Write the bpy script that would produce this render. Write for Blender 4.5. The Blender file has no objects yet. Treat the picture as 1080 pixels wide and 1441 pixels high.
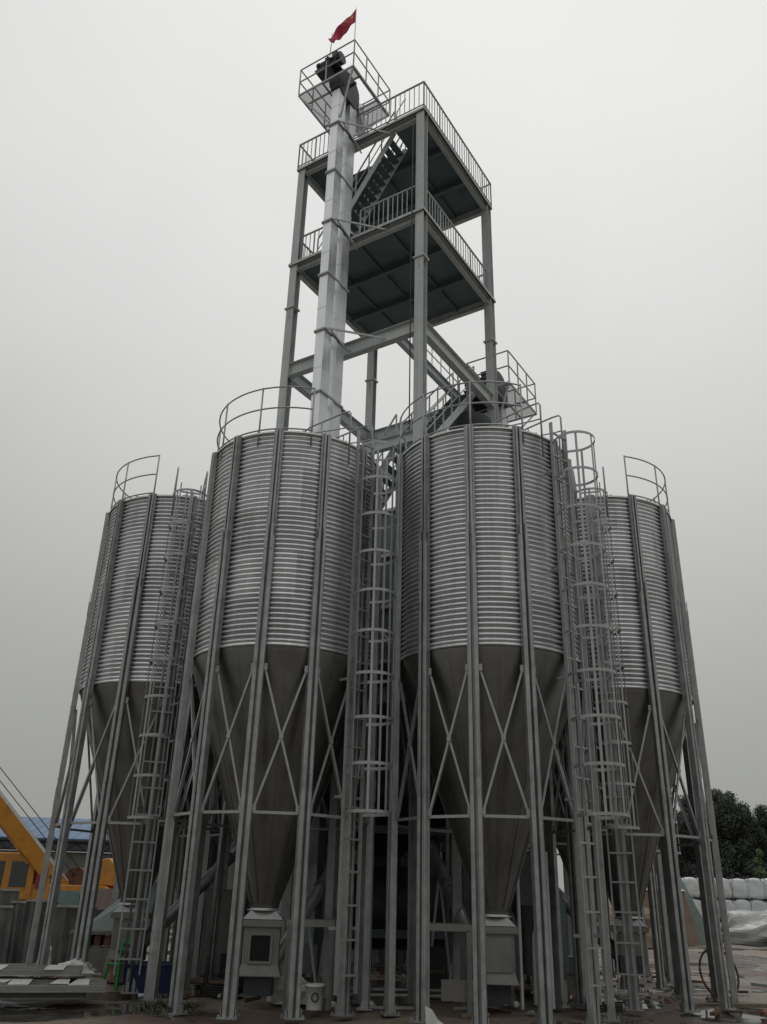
import bpy, bmesh, math, random
from math import sin, cos, pi, radians as R_
from mathutils import Vector, Matrix
random.seed(7)
sc = bpy.context.scene
C = sc.collection

# ---------------------------------------------------------------- camera
cd = bpy.data.cameras.new("camera"); cam = bpy.data.objects.new("camera", cd); C.objects.link(cam)
PIT, ROL = 0.43035, 0.02644
fw = Vector((0, cos(PIT), sin(PIT))); up0 = Vector((0, -sin(PIT), cos(PIT))); rt0 = Vector((1, 0, 0))
rt = cos(ROL)*rt0 + sin(ROL)*up0; up = -sin(ROL)*rt0 + cos(ROL)*up0
M = Matrix((rt, up, -fw)).transposed().to_4x4(); M.translation = (0, 0, 1.6)
cam.matrix_world = M
cd.sensor_fit = 'HORIZONTAL'; cd.sensor_width = 36; cd.lens = 1194.19/1080*36
cd.clip_start = 0.1; cd.clip_end = 2000
sc.camera = cam

# ---------------------------------------------------------------- sky, sun, exposure
SUN_EL, SUN_AZ = R_(58), R_(10)          # azimuth clockwise from +Y: sun hidden high behind the tower
w = bpy.data.worlds.new("World"); sc.world = w; w.use_nodes = True
nt = w.node_tree; nt.nodes.clear()
def N(nt, t, **k):
    n = nt.nodes.new(t)
    for a, b in k.items(): setattr(n, a, b)
    return n
def L(nt, a, b): nt.links.new(a, b)
out = N(nt, 'ShaderNodeOutputWorld'); bg = N(nt, 'ShaderNodeBackground')
sky = N(nt, 'ShaderNodeTexSky', sky_type='NISHITA'); sky.sun_disc = False
sky.sun_elevation = SUN_EL; sky.sun_rotation = SUN_AZ; sky.dust_density = 4; sky.air_density = 1.5
hs = N(nt, 'ShaderNodeHueSaturation'); hs.inputs['Saturation'].default_value = 0.05
L(nt, sky.outputs[0], hs.inputs['Color'])
# overcast layer: brighter to the zenith and round the hidden sun, soft cloud mottling
tc = N(nt, 'ShaderNodeTexCoord'); sep = N(nt, 'ShaderNodeSeparateXYZ'); L(nt, tc.outputs['Generated'], sep.inputs[0])
ramp = N(nt, 'ShaderNodeValToRGB'); cr = ramp.color_ramp; cr.interpolation = 'B_SPLINE'
SKY = [(0.0, (3.4, 3.48, 3.3)), (0.14, (3.95, 4.03, 3.83)), (0.34, (5.2, 5.3, 5.15)), (0.56, (6.8, 6.87, 6.75)), (0.82, (8.4, 8.42, 8.3)), (1.0, (8.8, 8.85, 8.8))]
MX = 9.0
cr.elements[0].position = SKY[0][0]; cr.elements[0].color = tuple(v/MX for v in SKY[0][1])+(1,)
cr.elements[1].position = SKY[-1][0]; cr.elements[1].color = tuple(v/MX for v in SKY[-1][1])+(1,)
for p, c in SKY[1:-1]:
    e = cr.elements.new(p); e.color = tuple(v/MX for v in c)+(1,)
L(nt, sep.outputs[2], ramp.inputs[0])
dot = N(nt, 'ShaderNodeVectorMath', operation='DOT_PRODUCT'); L(nt, tc.outputs['Generated'], dot.inputs[0])
dot.inputs[1].default_value = (sin(R_(12))*cos(R_(50)), cos(R_(12))*cos(R_(50)), sin(R_(50)))
mr = N(nt, 'ShaderNodeMapRange'); mr.inputs[1].default_value = 0.66; mr.inputs[2].default_value = .98
mr.inputs[3].default_value = 0.88; mr.inputs[4].default_value = 1.0; mr.interpolation_type = 'SMOOTHSTEP'
L(nt, dot.outputs['Value'], mr.inputs[0])
no = N(nt, 'ShaderNodeTexNoise'); no.inputs['Scale'].default_value = 1.8; no.inputs['Detail'].default_value = 5
L(nt, tc.outputs['Generated'], no.inputs['Vector'])
mn = N(nt, 'ShaderNodeMapRange'); mn.inputs[1].default_value = .3; mn.inputs[2].default_value = .7; mn.inputs[3].default_value = MX*.94; mn.inputs[4].default_value = MX*1.04
L(nt, no.outputs[0], mn.inputs[0])
mm = N(nt, 'ShaderNodeMath', operation='MULTIPLY'); L(nt, mr.outputs[0], mm.inputs[0]); L(nt, mn.outputs[0], mm.inputs[1])
vm = N(nt, 'ShaderNodeVectorMath', operation='SCALE'); L(nt, ramp.outputs[0], vm.inputs[0]); L(nt, mm.outputs[0], vm.inputs['Scale'])
mix = N(nt, 'ShaderNodeMix', data_type='RGBA'); mix.inputs[0].default_value = 0.985
L(nt, hs.outputs[0], mix.inputs[6]); L(nt, vm.outputs[0], mix.inputs[7])
L(nt, mix.outputs[2], bg.inputs[0]); bg.inputs[1].default_value = 0.10
L(nt, bg.outputs[0], out.inputs[0])
sl = bpy.data.lights.new("sun", 'SUN'); sl.energy = 0.5; sl.angle = R_(25); sl.color = (1, .97, .93)
so = bpy.data.objects.new("sun", sl); C.objects.link(so)
sd = Vector((sin(SUN_AZ)*cos(SUN_EL), cos(SUN_AZ)*cos(SUN_EL), sin(SUN_EL)))
so.rotation_euler = sd.to_track_quat('Z', 'Y').to_euler(); so.location = sd*60
sc.view_settings.view_transform = 'Standard'; sc.view_settings.look = 'None'
sc.view_settings.exposure = 0.0; sc.view_settings.gamma = 1.0
sc.render.engine = 'CYCLES'; sc.cycles.max_bounces = 6; sc.cycles.diffuse_bounces = 3; sc.cycles.glossy_bounces = 3

# ---------------------------------------------------------------- materials
def mat(name, col, rough=.6, metal=0.0, var=.15, scale=6.0, bump=0.0, bscale=60, stretch=(1, 1, 1), streak=0.0, dirt=None, dirtamt=0.0, spec=.5, coat=0, island=0.0, alpha=1.0, rvar=0.0):
    m = bpy.data.materials.new(name); m.use_nodes = True; nt = m.node_tree
    b = nt.nodes['Principled BSDF']; b.inputs['Roughness'].default_value = rough; b.inputs['Metallic'].default_value = metal
    b.inputs['Specular IOR Level'].default_value = spec; b.inputs['Coat Weight'].default_value = coat
    if alpha < 1: b.inputs['Alpha'].default_value = alpha
    tc = N(nt, 'ShaderNodeTexCoord'); mp = N(nt, 'ShaderNodeMapping'); mp.inputs['Scale'].default_value = stretch
    L(nt, tc.outputs['Object'], mp.inputs[0])
    oi = N(nt, 'ShaderNodeObjectInfo')
    ad = N(nt, 'ShaderNodeVectorMath', operation='ADD'); L(nt, mp.outputs[0], ad.inputs[0])
    mu = N(nt, 'ShaderNodeVectorMath', operation='SCALE'); mu.inputs[0].default_value = (31, 17, 23); L(nt, oi.outputs['Random'], mu.inputs['Scale']); L(nt, mu.outputs[0], ad.inputs[1])
    n1 = N(nt, 'ShaderNodeTexNoise'); n1.inputs['Scale'].default_value = scale; n1.inputs['Detail'].default_value = 5; L(nt, ad.outputs[0], n1.inputs['Vector'])
    a = N(nt, 'ShaderNodeMapRange'); a.inputs[1].default_value = .25; a.inputs[2].default_value = .75; a.inputs[3].default_value = 1-var; a.inputs[4].default_value = 1+var
    L(nt, n1.outputs[0], a.inputs[0])
    fac = a.outputs[0]
    if island:
        g = N(nt, 'ShaderNodeNewGeometry'); c2 = N(nt, 'ShaderNodeMapRange'); c2.inputs[3].default_value = 1-island; c2.inputs[4].default_value = 1+island
        L(nt, g.outputs['Random Per Island'], c2.inputs[0]); m2 = N(nt, 'ShaderNodeMath', operation='MULTIPLY'); L(nt, fac, m2.inputs[0]); L(nt, c2.outputs[0], m2.inputs[1]); fac = m2.outputs[0]
    if streak:
        mp2 = N(nt, 'ShaderNodeMapping'); mp2.inputs['Scale'].default_value = (14, 14, .5); L(nt, ad.outputs[0], mp2.inputs[0])
        n3 = N(nt, 'ShaderNodeTexNoise'); n3.inputs['Scale'].default_value = 1; n3.inputs['Detail'].default_value = 4; L(nt, mp2.outputs[0], n3.inputs['Vector'])
        c3 = N(nt, 'ShaderNodeMapRange'); c3.inputs[1].default_value = .35; c3.inputs[2].default_value = .7; c3.inputs[3].default_value = 1+streak*.4; c3.inputs[4].default_value = 1-streak
        L(nt, n3.outputs[0], c3.inputs[0]); m3 = N(nt, 'ShaderNodeMath', operation='MULTIPLY'); L(nt, fac, m3.inputs[0]); L(nt, c3.outputs[0], m3.inputs[1]); fac = m3.outputs[0]
    vs = N(nt, 'ShaderNodeVectorMath', operation='SCALE'); vs.inputs[0].default_value = col; L(nt, fac, vs.inputs['Scale'])
    colout = vs.outputs[0]
    if dirt:
        n4 = N(nt, 'ShaderNodeTexNoise'); n4.inputs['Scale'].default_value = scale*.6; n4.inputs['Detail'].default_value = 7; n4.inputs['Roughness'].default_value = .65; L(nt, ad.outputs[0], n4.inputs['Vector'])
        c4 = N(nt, 'ShaderNodeMapRange'); c4.inputs[1].default_value = .5; c4.inputs[2].default_value = .72; c4.inputs[4].default_value = dirtamt; L(nt, n4.outputs[0], c4.inputs[0])
        mx = N(nt, 'ShaderNodeMix', data_type='RGBA'); L(nt, c4.outputs[0], mx.inputs[0]); L(nt, colout, mx.inputs[6]); mx.inputs[7].default_value = (*dirt, 1); colout = mx.outputs[2]
    L(nt, colout, b.inputs['Base Color'])
    if rvar:
        c5 = N(nt, 'ShaderNodeMapRange'); c5.inputs[1].default_value = .3; c5.inputs[2].default_value = .7; c5.inputs[3].default_value = rough-rvar; c5.inputs[4].default_value = rough+rvar
        L(nt, n1.outputs[0], c5.inputs[0]); L(nt, c5.outputs[0], b.inputs['Roughness'])
    if bump:
        n2 = N(nt, 'ShaderNodeTexNoise'); n2.inputs['Scale'].default_value = bscale; n2.inputs['Detail'].default_value = 3; L(nt, ad.outputs[0], n2.inputs['Vector'])
        bp = N(nt, 'ShaderNodeBump'); bp.inputs['Strength'].default_value = bump; bp.inputs['Distance'].default_value = .02
        L(nt, n2.outputs[0], bp.inputs['Height']); L(nt, bp.outputs[0], b.inputs['Normal'])
    return m
G = {}
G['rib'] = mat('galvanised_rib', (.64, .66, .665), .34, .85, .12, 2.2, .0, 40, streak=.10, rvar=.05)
G['leg'] = mat('galvanised_leg', (.34, .352, .35), .45, .65, .25, 5, .05, 60, streak=.15, rvar=.08)
G['bar'] = mat('galvanised_bar', (.36, .37, .37), .45, .6, .12, 8, .0)
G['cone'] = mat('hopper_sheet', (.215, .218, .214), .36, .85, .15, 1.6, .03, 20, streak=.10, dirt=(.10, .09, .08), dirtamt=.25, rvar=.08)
G['roof'] = mat('roof_sheet', (.55, .56, .55), .4, .7, .08, 3)
G['paint'] = mat('grey_green_paint', (.50, .53, .525), .5, .0, .10, 3, .03, 30, streak=.10)
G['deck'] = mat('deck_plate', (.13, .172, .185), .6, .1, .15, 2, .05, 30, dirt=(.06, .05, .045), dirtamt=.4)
G['rail'] = mat('rail_paint', (.42, .44, .43), .5, .1, .1, 6)
G['case'] = mat('elevator_sheet', (.80, .82, .84), .38, .6, .08, 2, .06, 8, streak=.1, rvar=.08)
G['dark'] = mat('dark_machine', (.05, .053, .06), .5, .3, .25, 6, .1, 30)
G['grate'] = mat('expanded_metal_grating', (.35, .35, .37), .5, .3, .1, 8, alpha=.42)
G['box'] = mat('outlet_box_paint', (.21, .215, .195), .5, .1, .10, 4, .03, 30, dirt=(.1, .08, .06), dirtamt=.4)
G['black'] = mat('black_opening', (.006, .006, .006), .8)
G['yellow'] = mat('crane_yellow', (.50, .22, .025), .4, 0, .12, 4, dirt=(.16, .08, .03), dirtamt=.5)
G['red'] = mat('dull_red', (.22, .03, .03), .5)
G['white'] = mat('white_paint', (.62, .63, .62), .5, 0, .08, 5, dirt=(.3, .27, .22), dirtamt=.5)
G['glass'] = mat('dark_glass', (.05, .06, .065), .12, 0, .1, 2)
G['tyre'] = mat('rubber', (.02, .02, .02), .8, 0, .2, 8)
G['blue'] = mat('blue_roof_sheet', (.06, .135, .25), .45, .1, .12, 2, .05, 20)
G['wall'] = mat('shed_wall', (.20, .215, .20), .8, 0, .12, .5, .05, 10, streak=.12)
G['concrete'] = mat('grey_concrete', (.20, .195, .18), .85, 0, .15, 3, .3, 12)
G['teal'] = mat('teal_paint', (.19, .29, .28), .6, 0, .15, 5, dirt=(.1, .1, .09), dirtamt=.5)
G['tarp'] = mat('teal_tarpaulin', (.22, .285, .27), .5, 0, .15, 3, .3, 6)
G['pink'] = mat('pinkish_board', (.27, .20, .185), .7, 0, .1, 6)
G['sheet'] = mat('dull_steel_sheet', (.16, .175, .17), .4, .4, .3, 2, .1, 12, streak=.3, dirt=(.05, .05, .045), dirtamt=.5)
G['green'] = mat('green_plastic', (.02, .22, .06), .4, 0, .1)
G['bluep'] = mat('blue_plastic', (.012, .02, .07), .4, 0, .2)
G['bag'] = mat('white_woven_bag', (.60, .62, .62), .7, 0, .06, 3, .5, 5)
G['plastic'] = mat('dull_plastic_sheet', (.33, .34, .33), .35, 0, .25, 1.5, .6, 4)
G['sand'] = mat('brown_sand', (.22, .16, .12), .95, 0, .2, 2, .5, 8)
G['rust'] = mat('rusty_steel', (.12, .06, .035), .85, .1, .3, 10, .2, 40)
G['wood'] = mat('old_timber', (.16, .12, .09), .85, 0, .25, 5, .2, 30)
G['brick'] = mat('red_brick', (.22, .10, .07), .9, 0, .25, 9, .3, 30)
G['flag'] = mat('red_cloth', (.42, .02, .06), .75, 0, .08, 6)
G['star'] = mat('yellow_cloth', (.85, .6, .05), .75, 0, .05, 6)
G['foil'] = mat('crumpled_white_plastic', (.55, .54, .53), .4, 0, .1, 6, .6, 8)
G['leafd'] = mat('dark_foliage', (.052, .066, .056), .8, 0, .25, .7, island=.25)  # dark green lightened in the base colour to stand in for slight haze
G['leafl'] = mat('light_foliage', (.085, .13, .05), .8, 0, .3, .7, island=.45)
G['bark'] = mat('bark', (.06, .05, .04), .9, 0, .2, 6, .3, 20)
G['weed'] = mat('weed_leaves', (.05, .055, .025), .8, 0, .3, 4, island=.4)

def panel_tone(m):
    nt = m.node_tree; b = nt.nodes['Principled BSDF']; src = b.inputs['Base Color'].links[0].from_socket
    tc = N(nt, 'ShaderNodeTexCoord'); sp = N(nt, 'ShaderNodeSeparateXYZ'); L(nt, tc.outputs['Object'], sp.inputs[0])
    def mth(op, a, c=None):
        n = N(nt, 'ShaderNodeMath', operation=op)
        for i, v in enumerate((a, c)):
            if v is None: continue
            if isinstance(v, (int, float)): n.inputs[i].default_value = v
            else: L(nt, v, n.inputs[i])
        return n.outputs[0]
    zi = mth('FLOOR', mth('DIVIDE', mth('SUBTRACT', sp.outputs[2], 5.65), .851))
    an = mth('FLOOR', mth('ADD', mth('DIVIDE', mth('ARCTAN2', sp.outputs[1], sp.outputs[0]), pi/3), mth('ADD', mth('MULTIPLY', mth('MODULO', zi, 2.0), .5), .22)))
    cb = N(nt, 'ShaderNodeCombineXYZ'); L(nt, an, cb.inputs[0]); L(nt, zi, cb.inputs[1])
    oi = N(nt, 'ShaderNodeObjectInfo'); L(nt, mth('MULTIPLY', oi.outputs['Random'], 50.0), cb.inputs[2])
    wn = N(nt, 'ShaderNodeTexWhiteNoise'); L(nt, cb.outputs[0], wn.inputs['Vector'])
    mr = N(nt, 'ShaderNodeMapRange'); mr.inputs[3].default_value = .84; mr.inputs[4].default_value = 1.12; L(nt, wn.outputs['Value'], mr.inputs[0])
    v = N(nt, 'ShaderNodeVectorMath', operation='SCALE'); L(nt, src, v.inputs[0]); L(nt, mr.outputs[0], v.inputs['Scale']); L(nt, v.outputs[0], b.inputs['Base Color'])
panel_tone(G['rib'])

# ---------------------------------------------------------------- helpers
def tag(o, label=None, cat=None, group=None, kind=None):
    if label: o['label'] = label
    if cat: o['category'] = cat
    if group: o['group'] = group
    if kind: o['kind'] = kind
    return o
def empty(name, loc, rz=0, label=None, cat=None, group=None, kind=None):
    o = bpy.data.objects.new(name, None); C.objects.link(o); o.location = loc; o.rotation_euler = (0, 0, rz)
    o.empty_display_size = .3
    return tag(o, label, cat, group, kind)
class MB:
    def __init__(s): s.v = []; s.f = []; s.sm = []
    def add(s, vs, fs, smooth=False):
        b = len(s.v); s.v += [tuple(p) for p in vs]; s.f += [tuple(i+b for i in f) for f in fs]; s.sm += [smooth]*len(fs)
    def box(s, c, d, m=None):
        x, y, z = d[0]/2, d[1]/2, d[2]/2
        vs = [Vector((i*x, j*y, k*z)) for k in (-1, 1) for j in (-1, 1) for i in (-1, 1)]
        if m is not None: vs = [m @ v for v in vs]
        c = Vector(c); vs = [v+c for v in vs]
        s.add(vs, [(0, 2, 3, 1), (4, 5, 7, 6), (0, 1, 5, 4), (2, 6, 7, 3), (0, 4, 6, 2), (1, 3, 7, 5)])
        return s
    def prism(s, pts, a, b, ux=None, uy=None, smooth=False):
        # 2-D profile pts swept from a to b; ux, uy the profile axes
        a, b = Vector(a), Vector(b); d = (b-a).normalized()
        if ux is None:
            h = Vector((0, 0, 1)) if abs(d.z) < .9 else Vector((0, 1, 0))
            ux = d.cross(h).normalized()
        ux = Vector(ux)
        if uy is None: uy = ux.cross(d).normalized()
        uy = Vector(uy)
        n = len(pts); vs = [a+ux*p[0]+uy*p[1] for p in pts]+[b+ux*p[0]+uy*p[1] for p in pts]
        fs = [(i, (i+1) % n, (i+1) % n+n, i+n) for i in range(n)]
        # concave safe: caps as ngons
        s.add(vs, fs, smooth); k = len(s.v)-2*n
        s.f += [tuple(k+i for i in reversed(range(n))), tuple(k+n+i for i in range(n))]; s.sm += [False, False]
        return s
    def bar(s, a, b, w, h=None, ux=None, uy=None):
        h = h or w
        return s.prism([(-w/2, -h/2), (w/2, -h/2), (w/2, h/2), (-w/2, h/2)], a, b, ux, uy)
    def tube(s, a, b, r, n=8, r2=None):
        a, b = Vector(a), Vector(b); d = (b-a).normalized(); h = Vector((0, 0, 1)) if abs(d.z) < .9 else Vector((0, 1, 0))
        ux = d.cross(h).normalized(); uy = ux.cross(d); r2 = r if r2 is None else r2
        vs = [a+(ux*cos(2*pi*i/n)+uy*sin(2*pi*i/n))*r for i in range(n)]+[b+(ux*cos(2*pi*i/n)+uy*sin(2*pi*i/n))*r2 for i in range(n)]
        s.add(vs, [(i, (i+1) % n, (i+1) % n+n, i+n) for i in range(n)], True)
        k = len(s.v)-2*n; s.f += [tuple(k+i for i in reversed(range(n))), tuple(k+n+i for i in range(n))]; s.sm += [False, False]
        return s
    def path(s, pts, r, n=6, closed=False):
        P = [Vector(p) for p in pts]; m = len(P); rings = []
        for i, p in enumerate(P):
            if closed: t = P[(i+1) % m]-P[i-1]
            else: t = P[min(i+1, m-1)]-P[max(i-1, 0)]
            t.normalize(); h = Vector((0, 0, 1)) if abs(t.z) < .95 else Vector((0, 1, 0))
            ux = t.cross(h).normalized(); uy = ux.cross(t)
            rings.append([p+(ux*cos(2*pi*k/n)+uy*sin(2*pi*k/n))*r for k in range(n)])
        vs = [v for r_ in rings for v in r_]; fs = []
        for i in range(m if closed else m-1):
            j = (i+1) % m
            for k in range(n): fs.append((i*n+k, i*n+(k+1) % n, j*n+(k+1) % n, j*n+k))
        s.add(vs, fs, True)
        if not closed:
            b0 = len(s.v)-len(vs); s.f += [tuple(b0+k for k in reversed(range(n))), tuple(b0+(m-1)*n+k for k in range(n))]; s.sm += [False]*2
        return s
    def lathe(s, prof, n=48, c=(0, 0), smooth=True, a0=0, a1=2*pi, caps=False):
        full = abs(a1-a0-2*pi) < 1e-6; m = n if full else n+1
        vs = [(c[0]+r*cos(a0+(a1-a0)*i/n), c[1]+r*sin(a0+(a1-a0)*i/n), z) for (r, z) in prof for i in range(m)]
        fs = []
        for j in range(len(prof)-1):
            for i in range(n):
                i2 = (i+1) % m; fs.append((j*m+i, j*m+i2, (j+1)*m+i2, (j+1)*m+i))
        s.add(vs, fs, smooth)
        if caps:
            b0 = len(s.v)-len(vs); s.f += [tuple(b0+i for i in reversed(range(m))), tuple(b0+(len(prof)-1)*m+i for i in range(m))]; s.sm += [False]*2
        return s
    def arcband(s, c, r, z, a0, a1, w, t, n=14, m=None):
        # flat hoop: height w, thickness t
        vs = []; 
        for i in range(n+1):
            a = a0+(a1-a0)*i/n
            for rr, zz in ((r, z-w/2), (r+t, z-w/2), (r+t, z+w/2), (r, z+w/2)): vs.append((c[0]+rr*cos(a), c[1]+rr*sin(a), zz))
        fs = [(4*i+k, 4*i+(k+1) % 4, 4*i+4+(k+1) % 4, 4*i+4+k) for i in range(n) for k in range(4)]
        fs += [(3, 2, 1, 0), (4*n, 4*n+1, 4*n+2, 4*n+3)]
        s.add(vs, fs); return s
    def mesh(s, name, material):
        me = bpy.data.meshes.new(name); me.from_pydata(s.v, [], s.f); me.update()
        me.polygons.foreach_set('use_smooth', s.sm)
        bm = bmesh.new(); bm.from_mesh(me); bmesh.ops.recalc_face_normals(bm, faces=bm.faces); bm.to_mesh(me); bm.free()
        me.materials.append(G[material] if isinstance(material, str) else material)
        return me
    def build(s, name, material, parent=None, loc=None, rz=0):
        o = bpy.data.objects.new(name, s.mesh(name, material)); C.objects.link(o)
        if parent: o.parent = parent
        if loc: o.location = loc
        o.rotation_euler[2] = rz
        return o
def link(name, me, parent=None, loc=(0, 0, 0), rz=0):
    o = bpy.data.objects.new(name, me); C.objects.link(o); o.parent = parent; o.location = loc; o.rotation_euler = (0, 0, rz); return o
def copy_tree(o, parent=None):
    c = o.copy(); C.objects.link(c); c.parent = parent
    for ch in list(o.children): copy_tree(ch, c)
    return c
def bevel(o, wd=.01, seg=2):
    m = o.modifiers.new('bevel', 'BEVEL'); m.width = wd; m.segments = seg; m.limit_method = 'ANGLE'; m.angle_limit = R_(40); return o

# ---------------------------------------------------------------- ground
def ground():
    m = bpy.data.materials.new('wet_mud'); m.use_nodes = True; nt = m.node_tree; b = nt.nodes['Principled BSDF']
    tc = N(nt, 'ShaderNodeTexCoord')
    def noise(sc_, det=6, ro=.6, st=(1, 1, 1), off=(0, 0, 0)):
        mp = N(nt, 'ShaderNodeMapping'); mp.inputs['Scale'].default_value = st; mp.inputs['Location'].default_value = off; L(nt, tc.outputs['Object'], mp.inputs[0])
        n = N(nt, 'ShaderNodeTexNoise'); n.inputs['Scale'].default_value = sc_; n.inputs['Detail'].default_value = det; n.inputs['Roughness'].default_value = ro; L(nt, mp.outputs[0], n.inputs['Vector']); return n.outputs[0]
    def rng(x, a, b_, c, d, sm=True):
        r = N(nt, 'ShaderNodeMapRange'); r.inputs[1].default_value = a; r.inputs[2].default_value = b_; r.inputs[3].default_value = c; r.inputs[4].default_value = d
        if sm: r.interpolation_type = 'SMOOTHSTEP'
        L(nt, x, r.inputs[0]); return r.outputs[0]
    def mixc(f, a, c):
        x = N(nt, 'ShaderNodeMix', data_type='RGBA'); L(nt, f, x.inputs[0])
        for i, v in ((6, a), (7, c)):
            if isinstance(v, tuple): x.inputs[i].default_value = (*v, 1)
            else: L(nt, v, x.inputs[i])
        return x.outputs[2]
    big = noise(.13, 4, .55, (1, 1.6, 1)); mid = noise(.9, 8, .65); fine = noise(9, 8, .7)
    c1 = mixc(rng(mid, .38, .62, 0, 1), (.095, .05, .032), (.13, .105, .085))
    c2 = mixc(rng(big, .44, .54, 0, 1), c1, (.235, .19, .15))
    c3 = mixc(rng(fine, .35, .7, 0, .55), c2, (.05, .038, .03))
    pud = rng(noise(.22, 5, .6, (1, 1.8, 1), (5, 3, 0)), .505, .55, 0, 1)
    c4 = mixc(pud, c3, (.07, .06, .05))
    L(nt, c4, b.inputs['Base Color'])
    L(nt, rng(pud, 0, 1, .62, .06, False), b.inputs['Roughness'])
    bp = N(nt, 'ShaderNodeBump'); bp.inputs['Distance'].default_value = .06
    L(nt, rng(pud, 0, 1, .9, .0, False), bp.inputs['Strength']); L(nt, mixc(rng(mid, 0, 1, 0, 1), fine, mid), bp.inputs['Height']); L(nt, bp.outputs[0], b.inputs['Normal'])
    me = bpy.data.meshes.new('ground'); bm = bmesh.new()
    xs = [-600, -250, -120, -60, -35]+[-25+i*.5 for i in range(101)]+[35, 60, 120, 250, 600]
    ys = [-300, -100, -30, -5]+[2+i*.5 for i in range(110)]+[65, 90, 150, 300, 900]
    rnd = random.Random(3)
    def h(x, y):
        if abs(x) > 25.1 or y < 1.5 or y > 57: return 0
        return .05*sin(x*1.1+y*.4)*sin(y*.9-x*.3)+.03*sin(x*2.7+1)*sin(y*2.1)+rnd.uniform(-.012, .012)-.04
    vs = [[bm.verts.new((x, y, h(x, y))) for x in xs] for y in ys]
    for j in range(len(ys)-1):
        for i in range(len(xs)-1): f = bm.faces.new((vs[j][i], vs[j][i+1], vs[j+1][i+1], vs[j+1][i])); f.smooth = True
    bm.to_mesh(me); bm.free(); me.materials.append(m)
    o = bpy.data.objects.new('ground', me); C.objects.link(o); o['kind'] = 'structure'; o['label'] = 'wet reddish brown mud and grey concrete with puddles'
ground()

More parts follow.
